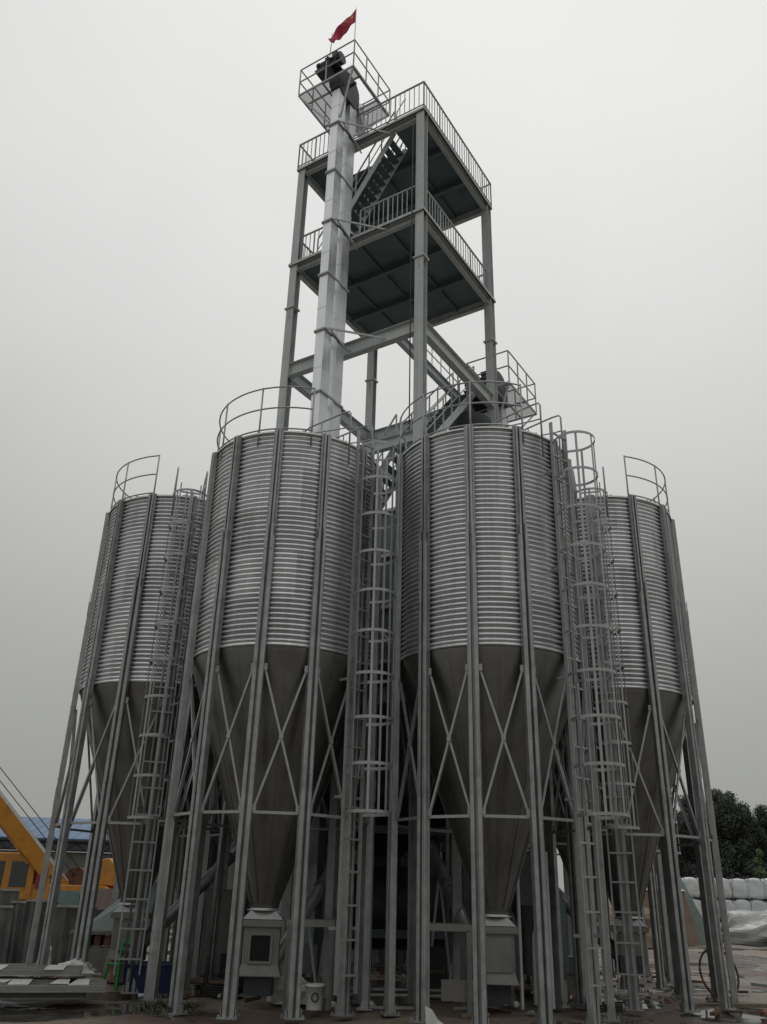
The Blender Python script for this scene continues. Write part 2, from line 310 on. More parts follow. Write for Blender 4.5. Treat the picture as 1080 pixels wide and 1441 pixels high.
# ---------------------------------------------------------------- silos
RS, ZT, ZB, ZO = 1.714, 9.82, 5.62, 1.43
def silo_meshes():
    S = {}
    p = [(RS+.012, ZB-.03), (RS+.022, ZB-.03), (RS+.022, ZB+.03)]
    n = 44; ph = (ZT-ZB-.04)/n
    for i in range(n):
        z = ZB+.03+i*ph
        for t, d in ((.0, -.036), (.19, -.036), (.25, .012), (.30, .021), (.50, .022), (.72, .014), (.88, .001), (.95, -.020)): p.append((RS+d, z+t*ph))
    p += [(RS, ZT-.01), (RS+.02, ZT-.01), (RS+.02, ZT+.02), (RS-.02, ZT+.02)]
    m = MB(); m.lathe(p, 120)
    for k in range(6):                                       # bolted sheet seams, staggered ring by ring
        for i in range(n):
            a = R_(60*k-13+30*(int(i*ph/.851) % 2)); z = ZB+.03+(i+.45)*ph
            for q in (-.012, .012): m.box(((RS+.024)*cos(a+q), (RS+.024)*sin(a+q), z), (.014, .010, .016), Matrix.Rotation(a, 3, 'Z'))
            m.box(((RS+.0215)*cos(a+.02), (RS+.0215)*sin(a+.02), z), (.006, .006, ph*.6), Matrix.Rotation(a, 3, 'Z'))
    S['wall'] = m.mesh('corrugated_wall', 'rib')
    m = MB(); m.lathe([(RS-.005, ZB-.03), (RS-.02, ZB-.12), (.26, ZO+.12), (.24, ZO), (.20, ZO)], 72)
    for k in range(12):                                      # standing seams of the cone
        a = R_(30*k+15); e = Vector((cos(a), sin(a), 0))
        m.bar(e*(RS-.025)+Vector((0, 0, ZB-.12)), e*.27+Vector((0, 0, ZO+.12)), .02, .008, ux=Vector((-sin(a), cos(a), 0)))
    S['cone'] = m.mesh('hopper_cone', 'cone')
    m = MB(); m.lathe([(RS+.05, ZT+.0), (RS+.05, ZT+.035), (.30, ZT+.50), (.30, ZT+.56), (0.001, ZT+.56)], 72)
    for k in range(24):
        a = R_(15*k); e = Vector((cos(a), sin(a), 0)); m.bar(e*(RS+.03)+Vector((0, 0, ZT+.055)), e*.32+Vector((0, 0, ZT+.51)), .02, .03)
    S['roof'] = m.mesh('roof', 'roof')
    m = MB(); m.lathe([(.17, ZT+.54), (.17, ZT+.68), (.24, ZT+.70), (.24, ZT+.75), (.16, ZT+.80), (.001, ZT+.82)], 24)
    S['vent'] = m.mesh('roof_vent', 'dark')
    # leg: two channels back to back with a groove
    pr = [(-.092, .0), (-.092, .105), (-.074, .115), (-.028, .115), (-.022, .105), (-.022, .03), (.022, .03), (.022, .105), (.028, .115), (.074, .115), (.092, .105), (.092, 0)]
    m = MB(); r0 = RS+.024
    m.prism(pr, (r0, 0, 0), (r0, 0, 7.62), Vector((0, 1, 0)), Vector((1, 0, 0)))
    pr2 = [(-.092, .0), (-.092, .055), (-.056, .055), (-.05, .095), (-.018, .095), (-.014, .03), (.014, .03), (.018, .095), (.05, .095), (.056, .055), (.092, .055), (.092, 0)]
    m.prism(pr2, (r0, 0, 7.622), (r0, 0, ZT+.05), Vector((0, 1, 0)), Vector((1, 0, 0)))
    for yy in (-.051, .051): m.box((r0+.118, yy, 7.6), (.008, .04, .5)); m.box((r0+.118, yy, 3.4), (.008, .04, .4))
    for z in [i*.3+.15 for i in range(32)]:
        for yy in (-.05, .05):
            if z < 7.5: m.box((r0+.117, yy, z), (.010, .016, .016))
        if z > 5.5:
            for yy in (-.075, .075): m.box((r0+.058, yy, z), (.012, .016, .016)); m.box((r0+.058, yy, z+.15), (.012, .016, .016))
    m.box((r0+.05, 0, .012), (.26, .30, .024)); m.box((r0+.05, .115, .07), (.12, .012, .12)); m.box((r0+.05, -.115, .07), (.12, .012, .12))
    for ix in (-1, 1):
        for iy in (-1, 1): m.tube((r0+.05+ix*.1, iy*.13, .02), (r0+.05+ix*.1, iy*.13, .05), .012, 6)
    S['leg'] = m.mesh('leg', 'leg')
    rr = RS+.06
    def pt(k, z, r=rr): a = R_(30*k); return Vector((r*cos(a), r*sin(a), z))
    z0, z1 = 2.85, 5.2
    d1 = (pt(1, 0)-pt(0, 0)).normalized()
    m = MB()
    for (a, b, off) in ((pt(0, z1)+d1*.1, pt(1, z0+.05)-d1*.1, .0), (pt(0, z0+.05)+d1*.1, pt(1, z1)-d1*.1, .014)):
        nrm = Vector((d1.y, -d1.x, 0)); m.bar(a+nrm*off, b+nrm*off, .036, .008, uy=nrm, ux=(b-a).normalized().cross(nrm))
        m.prism([(0, 0), (.018, 0), (.018, .006), (.006, .006), (.006, .034), (0, .034)], a+nrm*(off-.045), b+nrm*(off-.045), ux=(b-a).normalized().cross(nrm), uy=nrm)
    nrm = Vector((d1.y, -d1.x, 0))
    for p_, sg in ((pt(0, z1), 1), (pt(1, z1), -1), (pt(0, z0+.06), 1), (pt(1, z0+.06), -1)):
        m.box(p_+d1*sg*.105+nrm*.022, (.07, .008, .12), Matrix((d1, nrm, Vector((0, 0, 1)))).transposed())
        for q in (-.035, .035): m.box(p_+d1*sg*.115+nrm*.03+Vector((0, 0, q)), (.018, .014, .018), Matrix((d1, nrm, Vector((0, 0, 1)))).transposed())
    m.box((pt(0, 4.05)+pt(1, 4.05))/2+nrm*.02, (.07, .012, .07), Matrix((d1, nrm, Vector((0, 0, 1)))).transposed())
    S['brace'] = m.mesh('cross_brace', 'bar')
    m = MB(); a, b = pt(0, z0)+d1*.1, pt(1, z0)-d1*.1; m.bar(a, b, .04, .045)
    S['strut'] = m.mesh('ring_strut', 'bar')
    # ladder at azimuth 0, climbing face outwards
    m = MB(); rl = RS+.24; zt = ZT+.25
    for yy in (-.22, .22): m.bar((rl, yy, .3), (rl, yy, zt), .028, .065, ux=Vector((0, 1, 0)))
    z = .55
    while z < ZT+.1:
        m.bar((rl, -.22, z), (rl, .22, z), .03, .03); z += .49
    z = 1.2
    while z < ZT:
        for yy in (-.2, .2): m.bar((RS+.02, yy, z), (rl, yy, z), .03, .045)
        z += 1.96
    S['ladder'] = m.mesh('ladder', 'bar')
    m = MB(); rc = .37; cx = rl+.36; zz = 2.9; hz = []
    while zz < 9.65: hz.append(zz); zz += .744
    a0, a1 = R_(-127), R_(127)
    for z in hz: m.arcband((cx, 0), rc, z, a0, a1, .05, .008, 18)
    for a in (-105, -52, 0, 52, 105): m.bar((cx+(rc-.006)*cos(R_(a)), (rc-.006)*sin(R_(a)), 2.9-.02), (cx+(rc-.006)*cos(R_(a)), (rc-.006)*sin(R_(a)), hz[-1]+.02), .042, .008, ux=Vector((-sin(R_(a)), cos(R_(a)), 0)), uy=Vector((cos(R_(a)), sin(R_(a)), 0)))
    for z in hz:
        for sgn in (-1, 1): m.bar((rl, sgn*.22, z), (cx+rc*cos(a1), sgn*rc*sin(a1), z), .008, .05)
    S['cage'] = m.mesh('safety_cage', 'bar')
    m = MB()
    for yy in (-.07, .07): m.tube((RS+.16, yy, .2), (RS+.16, yy, ZT+.1), .022, 8)
    S['conduit'] = m.mesh('conduit', 'bar')
    # handrails up the roof from ladder to vent
    m = MB()
    for s in (-1, 1):
        y = s*.33; m.path([(RS+.1, y, ZT-.5), (RS+.1, y, ZT+.66), (RS+.06, y, ZT+.72), (RS-.1, y, ZT+.74), (.65, y, ZT+1.05-.3), (.5, y, ZT+.7), (.45, y, ZT+.45)], .018, 8)
        m.path([(RS+.1, y, ZT+.35), (RS-.1, y, ZT+.38), (.55, y, ZT+.62)], .014, 6)
        m.tube((1.0, y, ZT+.15), (1.0, y, ZT+.72), .014, 6)
    S['exit'] = m.mesh('roof_handrail', 'bar')
    return S
S = silo_meshes()
def guard(a0, a1):
    m = MB(); r = RS+.02; n = 26
    for z in (ZT+.10, ZT+.58, ZT+1.06):
        m.path([(r*cos(a0+(a1-a0)*i/n), r*sin(a0+(a1-a0)*i/n), z) for i in range(n+1)], .016, 6)
    k = max(3, round(abs(a1-a0)/R_(34)))
    P = []
    for i in range(k+1):
        a = a0+(a1-a0)*i/k; P.append(Vector((r*cos(a), r*sin(a), 0))); m.tube(P[-1]+Vector((0, 0, ZT-.25)), P[-1]+Vector((0, 0, ZT+1.08)), .018, 8)
    return m, P
def silo(x, y, phase, lad, rail, label, conduit=True):
    t = empty('storage_silo', (x, y, 0), 0, label, 'silo', 'corrugated storage silos round the tower')
    ph = R_(phase)
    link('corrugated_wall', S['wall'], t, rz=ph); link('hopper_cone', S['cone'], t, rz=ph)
    r = link('roof', S['roof'], t, rz=ph); link('roof_vent', S['vent'], r)
    for k in range(12):
        link('leg', S['leg'], t, rz=ph+R_(30*k))
        link('ring_strut', S['strut'], t, rz=ph+R_(30*k))
        link('cross_brace', S['brace'], t, rz=ph+R_(30*k))
    l = link('ladder', S['ladder'], t, rz=R_(lad)); link('safety_cage', S['cage'], l); (link('conduit', S['conduit'], l) if conduit else None)
    link('roof_handrail', S['exit'], t, rz=R_(lad))
    m, P = guard(R_(rail[0]), R_(rail[1]))
    m.build('guard_rail', 'bar', t)
    return t
# outlet box under a hopper: own thing bolted on; window or blank panel
def outlet(parent, rz, window):
    m = MB(); m.lathe([(.245, ZO+.02), (.245, ZO-.0), (.30, ZO-.0), (.30, ZO-.015)], 24)
    def fr(z, a): return [(-a, -a, z), (a, -a, z), (a, a, z), (-a, a, z)]
    m.add(fr(ZO-.015, .21)+fr(ZO-.15, .335), [(0, 1, 5, 4), (1, 2, 6, 5), (2, 3, 7, 6), (3, 0, 4, 7), (3, 2, 1, 0), (4, 5, 6, 7)])
    o = m.build('outlet_neck', 'roof', parent, rz=rz)
    m = MB(); m.box((0, 0, ZO-.21), (.74, .70, .10))
    a = .30
    z1, z0 = ZO-.26, ZO-.98
    def ring(z, s): return [(-s, -s, z), (s, -s, z), (s, s, z), (-s, s, z)]
    vs = ring(z1, a)+ring(z0+.16, a)+ring(z0, a+.05); fs = []
    for j in range(2):
        for i in range(4): fs.append((j*4+i, j*4+(i+1) % 4, j*4+4+(i+1) % 4, j*4+4+i))
    fs += [(3, 2, 1, 0), (8, 9, 10, 11)]
    m.add(vs, fs); m.box((0, 0, z0-.006), (.72, .72, .012))
    b = m.build('outlet_box', 'box', parent, rz=rz)
    if window:
        m = MB(); fy = -a-.012
        for c, d in (((-.19, fy, z1-.32), (.04, .03, .46)), ((.17, fy, z1-.32), (.04, .03, .46)), ((-.01, fy, z1-.11), (.32, .03, .04)), ((-.01, fy, z1-.53), (.32, .03, .04))): m.box(c, d)
        m.build('window_frame', 'box', b)
        MB().box((-.01, -a-.003, z1-.32), (.32, .008, .38)).build('window_opening', 'black', b)
    else:
        m = MB(); m.box((.03, -a-.012, z1-.31), (.44, .024, .5)); m.build('cover_plate', 'box', b)
    return b
SA = silo(-1.86, 16.08, -96.4, -41, (-215, -76), 'corrugated silo left of the middle ladder, black window in its outlet box', False)
SB = silo(2.03, 15.71, -104.7, -48, (-205, -70), 'corrugated silo right of the middle ladder, blank cover on its outlet box', False)
SC = silo(-4.90, 19.11, -100.9, -74, (-225, -101), 'outermost corrugated silo on the side of the yellow crane')
SD = silo(5.05, 18.55, -76.0, -106, (-78, 45), 'outermost corrugated silo on the side of the white bulk bags', False)
SE = silo(5.32, 22.64, -84, 20, (-60, 60), 'rear silo mostly hidden behind the outermost right silo')
SF = silo(2.58, 25.70, -90, 50, (-30, 90), 'rear silo hidden behind the silo with the blank outlet cover')
SG = silo(-1.52, 25.91, -95, 90, (60, 190), 'rear silo glimpsed through the gap behind the middle ladder')
SH = silo(-4.57, 23.17, -85, 160, (100, 230), 'rear silo mostly hidden behind the outermost left silo')
outlet(SA, R_(4), True); outlet(SB, R_(-5), False); outlet(SC, R_(10), False); outlet(SD, R_(-15), False)

# ---------------------------------------------------------------- tower (local axes: x = along F->L, y = along F->R)
A0 = R_(57.6); E2 = Vector((cos(A0), sin(A0), 0)); E1 = Vector((-E2.y, E2.x, 0)); F0 = Vector((.83, 17.9, 0)); TW = 4.35
X1, Y1 = Vector((1, 0, 0)), Vector((0, 1, 0))
tower = empty('steel_tower', F0, 0, 'open grey steel tower with railed decks rising among the silos', 'tower')
# local frame: rotate so that local +Y = E2, local +X = -E1
tower.rotation_euler[2] = A0-pi/2
def T(u, v, z): return Vector((-u, v, z))
H_ = [(-.13, -.11), (.13, -.11), (.13, -.095), (.008, -.095), (.008, .095), (.13, .095), (.13, .11), (-.13, .11), (-.13, .095), (-.008, .095), (-.008, -.095), (-.13, -.095)]
ZL = {1: 22.64, 2: 18.75, 3: 14.95, 4: 11.75}
for u, v in ((0, 0), (TW, 0), (0, TW), (TW, TW)):
    m = MB(); m.prism(H_, T(u, v, .02), T(u, v, 22.9), X1, Y1)
    m.box(T(u, v, .012), (.4, .36, .03))
    for z in (17.35, 9.4):
        m.box(T(u, v, z), (.34, .31, .05)); m.box(T(u, v, z-.2), (.012, .26, .35))
    m.build('column', 'paint', tower)
def ibeam(m, a, b, h, w, t=.014):
    # I section whose top is at z of a
    pr = [(-w/2, -h), (w/2, -h), (w/2, -h+t), (t/2, -h+t), (t/2, -t), (w/2, -t), (w/2, 0), (-w/2, 0), (-w/2, -t), (-t/2, -t), (-t/2, -h+t), (-w/2, -h+t)]
    d = (b-a).normalized(); ux = d.cross(Vector((0, 0, 1))); m.prism(pr, a, b, ux, Vector((0, 0, 1)))
e = .13
for lv, h, wd in ((1, .24, .14), (2, .24, .14), (3, .42, .20), (4, .30, .16)):
    z = ZL[lv]+h
    for a, b in (((0+e, 0), (TW-e, 0)), ((e, TW), (TW-e, TW)), ((0, e), (0, TW-e)), ((TW, e), (TW, TW-e))):
        m = MB(); ibeam(m, T(*a, z), T(*b, z), h, wd); m.build('beam', 'paint', tower)
# decks with joists
for lv in (1, 2):
    z = ZL[lv]+.245; m = MB()
    o_ = .16
    hole = (1.05, 3.5, .12, .95)  if lv == 1 else None
    rects = [(-o_, TW+o_, -o_, TW+o_)]
    if hole: rects = [(-o_, hole[0], -o_, TW+o_), (hole[1], TW+o_, -o_, TW+o_), (hole[0], hole[1], -o_, hole[2]), (hole[0], hole[1], hole[3], TW+o_)]
    for a, b, c, d in rects: m.box(T((a+b)/2, (c+d)/2, z+.006), (b-a, d-c, .008))
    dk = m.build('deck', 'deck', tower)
    for v in (TW/3+.0, 2*TW/3):
        m = MB(); ibeam(m, T(.08, v, z-.002), T(TW-.08, v, z-.002), .22, .12); m.build('joist', 'deck', tower)
    m = MB()
    for u in (TW/4, TW/2, TW*3/4):
        segs = ((TW/3+.07, 2*TW/3-.07), (2*TW/3+.07, TW-.08)) if (lv == 1 and u < 3.4) else ((.08, TW/3-.07), (TW/3+.07, 2*TW/3-.07), (2*TW/3+.07, TW-.08))
        for a, b in segs: m.bar(T(u, a, z-.055), T(u, b, z-.055), .06, .1)
    m.build('deck_stiffener', 'deck', tower)
    m = MB()                                           # fascia channel edge
    for a, b in (((-o_, -o_), (TW+o_, -o_)), ((-o_, TW+o_), (TW+o_, TW+o_)), ((-o_, -o_), (-o_, TW+o_)), ((TW+o_, -o_), (TW+o_, TW+o_))):
        m.bar(T(*a, z-.03), T(*b, z-.03), .012, .09)
    m.build('deck_edge', 'paint', tower)
def railing(mb, a, b, z, h=1.05, sp=.165, posts=True):
    a, b = Vector(a), Vector(b); n = max(2, round((b-a).length/sp))
    mb.bar(a+Vector((0, 0, z+h)), b+Vector((0, 0, z+h)), .045, .04); mb.bar(a+Vector((0, 0, z+.10)), b+Vector((0, 0, z+.10)), .03, .03)
    for i in range(n+1):
        p = a.lerp(b, i/n); big = i % 6 == 0 or i == n
        mb.bar(p+Vector((0, 0, z+(0 if big else .1))), p+Vector((0, 0, z+h)), .034 if big else .02)
o_ = .14
for lv in (1, 2):
    z = ZL[lv]+.26; q = TW+o_
    for a, b in (((-o_, -o_), (q, -o_)), ((-o_, -o_), (-o_, q)), ((q, -o_), (q, q)), ((-o_, q), (q, q))):
        if lv == 2 and a == (-o_, -o_) and b == (q, -o_):
            m = MB(); railing(m, T(.15, 0, 0), T(2.05, 0, 0), z); m.build('railing', 'rail', tower)
            m = MB(); railing(m, T(2.75, 0, 0), T(TW-.15, 0, 0), z); m.build('railing', 'rail', tower); continue
        if lv == 2: # between columns
            s = lambda c: (max(0, min(TW, c[0])), max(0, min(TW, c[1])))
            a, b = s(a), s(b)
            d = (Vector(b)-Vector(a)).normalized()*.15; a = (a[0]+d[0], a[1]+d[1]); b = (b[0]-d[0], b[1]-d[1])
        m = MB(); railing(m, T(*a, 0), T(*b, 0), z); m.build('railing', 'rail', tower)
# stairs
def stair(a, b, width_axis, wd, name='stair', rails=True, treads=None):
    a, b = Vector(a), Vector(b); wv = width_axis*wd; m = MB()
    for o in (Vector((0, 0, 0)), wv): m.bar(a+o, b+o, .02, .2)
    st = m.build(name, 'paint', tower)
    n = round((b.z-a.z)/.235); m = MB(); d = (b-a); dh = Vector((d.x, d.y, 0)).normalized()
    for i in range(1, n):
        p = a+d*(i/n)+wv/2
        mat3 = Matrix((dh, width_axis, Vector((0, 0, 1)))).transposed()
        m.box(p+Vector((0, 0, .03)), (.21, wd-.02, .03), mat3)
    m.build('tread', 'deck', st)
    if rails:
        for o in (Vector((0, 0, 0)), wv):
            m = MB(); m.bar(a+o+Vector((0, 0, .95)), b+o+Vector((0, 0, .95)), .035, .035); m.bar(a+o+Vector((0, 0, .5)), b+o+Vector((0, 0, .5)), .022, .022)
            for i in range(0, 7): p = a.lerp(b, i/6)+o; m.bar(p, p+Vector((0, 0, .95)), .03)
            m.build('handrail', 'rail', st)
    return st
stair(T(3.75, .22, 18.98), T(1.1, .22, 22.86), Y1, .68)
stair(T(.35, .9, 12.05), T(.35, 3.85, 15.35), -X1, .7)
stair(T(3.3, .45, 8.75), T(.95, .45, 12.05), Y1, .7)
# landings
m = MB(); m.box(T(.65, .45, 12.09), (.95, .9, .03)); m.build('landing', 'deck', tower)
m = MB(); m.box(T(.65, 4.1, 15.39), (.95, .55, .03)); m.build('landing', 'deck', tower)
m = MB(); ibeam(m, T(.80, .1, 15.36), T(.80, TW-.1, 15.36), .3, .14); m.build('beam', 'paint', tower)
m = MB(); railing(m, T(.86, 1.1, 0), T(.86, 3.8, 0), 15.38, h=.95, sp=.5); m.bar(T(.86, 1.1, 15.85), T(.86, 3.8, 15.85), .025); m.build('railing', 'rail', tower)
m = MB(); m.path([T(1.05, .2, 22.9), T(1.0, .2, 23.7), T(.8, .2, 24.0), T(.7, .2, 24.1)], .02, 6); m.path([T(1.3, .9, 22.9), T(1.05, .9, 23.7), T(.7, .9, 24.0)], .02, 6); m.build('stair_handrail_end', 'rail', tower)
m = MB(); m.path([T(.2, -.16, 22.5), T(.2, -.17, 19.2), T(.22, -.16, 17.0), T(.2, -.17, 12.0)], .018, 6); m.build('cable', 'dark', tower)
# bolted end plates where the beams meet the columns
m = MB()
for lv_, h_ in ((1, .24), (2, .24), (3, .42), (4, .30)):
    for u_, v_, ax in ((.13, 0, 0), (TW-.13, 0, 0), (.13, TW, 0), (TW-.13, TW, 0), (0, .12, 1), (TW, .12, 1), (0, TW-.12, 1), (TW, TW-.12, 1)):
        z_ = ZL[lv_]+h_/2; c_ = T(u_, v_, z_); m.box(c_, (.016, .19, h_+.09) if ax == 0 else (.22, .016, h_+.09))
        for a_ in (-.065, .065):
            for b_ in (-.3, .3): m.box(c_+(Vector((0, a_, b_*h_)) if ax == 0 else Vector((a_, 0, b_*h_))), (.05, .024, .024) if ax == 0 else (.024, .05, .024))
m.build('end_plates', 'paint', tower)
# lower tower bracing
bn = empty('buffer_bin', (.13, 20.9, 0), A0-pi/2, 'grey square buffer bin hung in the tower behind the middle ladder', 'bin')
m = MB(); q2 = lambda z, s: [(-s, -s, z), (s, -s, z), (s, s, z), (-s, s, z)]
m.add(q2(4.9, .3)+q2(6.6, 1.5)+q2(10.4, 1.5), [(0, 1, 5, 4), (1, 2, 6, 5), (2, 3, 7, 6), (3, 0, 4, 7), (4, 5, 9, 8), (5, 6, 10, 9), (6, 7, 11, 10), (7, 4, 8, 11), (3, 2, 1, 0), (8, 9, 10, 11)]); m.build('bin_body', 'deck', bn)
for z in (6.6, 7.9, 9.2, 10.4):
    m = MB()
    for sx, sy in ((-1, 0), (1, 0)): m.box((sx*1.54, 0, z), (.07, 3.15, .08))
    for sy in (-1, 1): m.box((0, sy*1.54, z), (3.01, .07, .08))
    m.build('stiffener_ring', 'paint', bn)
for (a, b) in (((0, 0), (TW, 0)), ((0, 0), (0, TW)), ((TW, 0), (TW, TW)), ((0, TW), (TW, TW))):
    m = MB(); m.bar(T(*a, 5.8), T(*b, 11.7), .07, .07); m.build('diagonal_brace', 'paint', tower)
    m = MB(); A_, B_ = Vector((*a, 0)), Vector((*b, 0)); d = (B_-A_).normalized()*e; ibeam(m, T(A_.x+d.x, A_.y+d.y, 5.8), T(B_.x-d.x, B_.y-d.y, 5.8), .3, .16); m.build('beam', 'paint', tower)

# ---------------------------------------------------------------- bucket elevators
def elevator(u, v1, v2, cw, cdp, ztop, seg, label, plat, bands, name='bucket_elevator', zbot=.3, brackets=(), mh=1.15):
    t = empty(name, F0, A0-pi/2, label, 'bucket elevator')
    for v in (v1, v2):
        m = MB(); z = zbot+.5
        while z < ztop-.05:
            z2 = min(z+seg, ztop); m.box(T(u, v, (z+z2)/2), (cw, cdp, z2-z-.012)); m.box(T(u, v, z2-.006), (cw+.012, cdp+.012, .02)) if z2 < ztop else None
            for sx in (-1, 1): m.box((-u+sx*(cw/2+.001), v, (z+z2)/2), (.004, .02, z2-z-.05))
            z = z2
        m.build('casing', 'case', t)
    m = MB(); m.box(T(u, (v1+v2)/2, zbot+.25), (cw+.12, abs(v2-v1)+cdp+.15, .5)); m.build('boot', 'paint', t)
    for z in bands:
        m = MB(); hw, v0, v3 = cw/2+.03, min(v1, v2)-cdp/2-.03, max(v1, v2)+cdp/2+.03
        for a, b in (((u-hw, v0), (u+hw, v0)), ((u-hw, v0), (u-hw, v3)), ((u+hw, v0), (u+hw, v3))): m.bar(T(*a, z), T(*b, z), .04, .05)
        if z in brackets:
            m.bar(T(u-hw, v0, z), T(u-hw-1.1, -.02, z+.02), .03, .05); m.bar(T(u-hw, v0+.3, z), T(u-hw, -.0, z), .04, .05); m.bar(T(u+hw, v3, z), T(u+hw, -.0, z), .04, .05); m.bar(T(u-hw-.1, v0+.1, z), T(u-hw-.05, 0, z-.2), .03, .04)
        m.build('clamp_band', 'paint', t)
    # head: rounded hood over both casings, chute, motor
    vc = (v1+v2)/2; hr = abs(v2-v1)/2+cdp/2+.06; m = MB(); pr = []
    for i in range(13): a = pi*i/12; pr.append((hr*cos(a), .35+hr*sin(a)*.95))
    pr = [(hr, -.15)]+pr+[(-hr, -.15), (-hr*.6, -.3), (hr*.6, -.3)]
    m.prism(pr, T(u-cw/2-.04, vc, ztop), T(u+cw/2+.04, vc, ztop), Y1, Vector((0, 0, 1)))
    m.tube(T(u-cw/2-.25, vc, ztop+.35), T(u+cw/2+.25, vc, ztop+.35), .06, 12); hd = m.build('head', 'dark', t)
    m = MB(); m.tube(T(u+cw/2+.1, vc, ztop+.35), T(u+cw/2+.2, vc, ztop+.35), .34, 22); m.tube(T(u+.1, vc-.45, ztop+mh), T(u+.65, vc-.45, ztop+mh), .17, 18); m.tube(T(u-.15, vc-.45, ztop+mh), T(u+.1, vc-.45, ztop+mh), .2, 18); m.box(T(u+.35, vc-.4, ztop+mh-.27), (.8, .5, .06)); m.box(T(u+cw/2+.1, vc-.2, ztop+mh*.65), (.14, .8, mh*.87), Matrix.Rotation(.35, 3, 'X')); m.tube(T(u+.65, vc-.45, ztop+mh), T(u+.72, vc-.45, ztop+mh), .19, 18); m.box(T(u+.1, vc-.45, ztop+mh+.27), (.2, .2, .12))
    m.build('motor', 'dark', hd)
    return t
EL = elevator(2.335, -1.02, -.44, .27, .34, 24.25, 1.88, 'tall silver twin-leg bucket elevator clamped to the tower, topped by a railed platform', None, (22.6, 20.7, 18.82, 16.95, 15.1, 13.2), brackets=(22.6, 18.82, 15.1))
def head_platform(par, u0, u1, v0, v1, z, hole, nu, nv):
    # grating strips round the head, frame, railing, knee braces
    m = MB(); hu0, hu1, hv0, hv1 = hole
    for a, b, c, d in ((u0, hu0, v0, v1), (hu1, u1, v0, v1), (hu0, hu1, v0, hv0), (hu0, hu1, hv1, v1)):
        if b-a > .02 and d-c > .02: m.box(T((a+b)/2, (c+d)/2, z), (b-a-.02, d-c-.02, .012))
    p = m.build('head_platform', 'grate', par)
    m = MB()
    for a, b in (((u0, v0), (u1, v0)), ((u0, v1), (u1, v1)), ((u0, v0), (u0, v1)), ((u1, v0), (u1, v1)), ((hu0, v0), (hu0, v1)), ((hu1, v0), (hu1, v1)), ((u0, hv0), (u1, hv0)), ((u0, hv1), (u1, hv1))): m.bar(T(*a, z-.05), T(*b, z-.05), .04, .06)
    m.build('platform_frame', 'paint', p)
    m = MB()
    for hz in (.55, 1.1):
        for a, b in (((u0, v0), (u1, v0)), ((u0, v1), (u1, v1)), ((u0, v0), (u0, v1)), ((u1, v0), (u1, v1))): m.bar(T(*a, z+hz), T(*b, z+hz), .032)
    for i in range(nu+1):
        for v in (v0, v1): uu = u0+(u1-u0)*i/nu; m.bar(T(uu, v, z), T(uu, v, z+1.1), .032)
    for i in range(1, nv):
        for u in (u0, u1): vv = v0+(v1-v0)*i/nv; m.bar(T(u, vv, z), T(u, vv, z+1.1), .032)
    m.build('platform_railing', 'rail', p)
    return p
p = head_platform(EL, 1.57, 3.62, -1.42, .64, 24.40, (1.62, 2.72, -1.02, -.04), 2, 3)
for a, b in ((T(1.6, -1.4, 24.3), T(2.18, -1.1, 22.9)), (T(3.6, -1.4, 24.3), T(2.6, -1.1, 22.9)), (T(1.6, .6, 24.3), T(2.18, -.3, 22.9)), (T(3.6, .6, 24.3), T(2.6, -.3, 22.9)), ): MB().bar(a, b, .045).build('knee_brace', 'paint', p)
m = MB()                                                  # discharge chute running down from the head towards the tower
m.bar(T(2.39, -.15, 24.5), T(2.39, .45, 23.75), .32, .3); m.build('discharge_chute', 'case', EL)
E2_ = elevator(.35, 5.0, 5.6, .36, .32, 16.0, 2.0, 'smaller bucket elevator behind the tower with its own railed head platform', None, (), zbot=.3, mh=.35)
p2 = head_platform(E2_, -.446, .96, 4.63, 6.75, 15.97, (.08, .62, 4.75, 5.9), 2, 3)
for a, b in ((T(-.4, 4.7, 15.9), T(.16, 4.9, 14.6)), (T(-.4, 6.7, 15.9), T(.16, 5.8, 14.6)), (T(.9, 6.7, 15.9), T(.5, 5.8, 14.6))): MB().bar(a, b, .045).build('knee_brace', 'paint', p2)
m = MB(); m.bar(T(.35, 4.7, 16.0), T(.35, 4.2, 15.0), .34, .34); m.lathe([(.62, 14.5), (.62, 14.2), (.3, 13.6), (.14, 13.2), (.12, 12.6)], 20, c=(-.6, 4.0)); m.tube(T(.6, 4.0, 13.0), T(1.0, 1.5, 10.8), .11, 12); m.build('discharge_chute', 'dark', E2_)

# spouts from the tower to the silo roofs
def spout(a, b, label):
    m = MB(); m.tube(a, b, .10, 14); d = (Vector(b)-Vector(a)); 
    for i in range(1, 4): p_ = Vector(a)+d*(i/4); m.tube(p_-d.normalized()*.02, p_+d.normalized()*.02, .13, 14)
    o = m.build('feed_spout', 'case'); tag(o, label, 'pipe', 'feed spouts to the silo roofs')
cen = Vector((.4, 20.6, 11.9))
for (x, y), nm in (((-1.86, 16.08), 'left front'), ((2.03, 15.71), 'right front')):
    spout(cen+Vector((0, 0, .2)), Vector((x, y, ZT+.72)), 'grey feed spout sloping down to the roof of the %s silo' % nm)

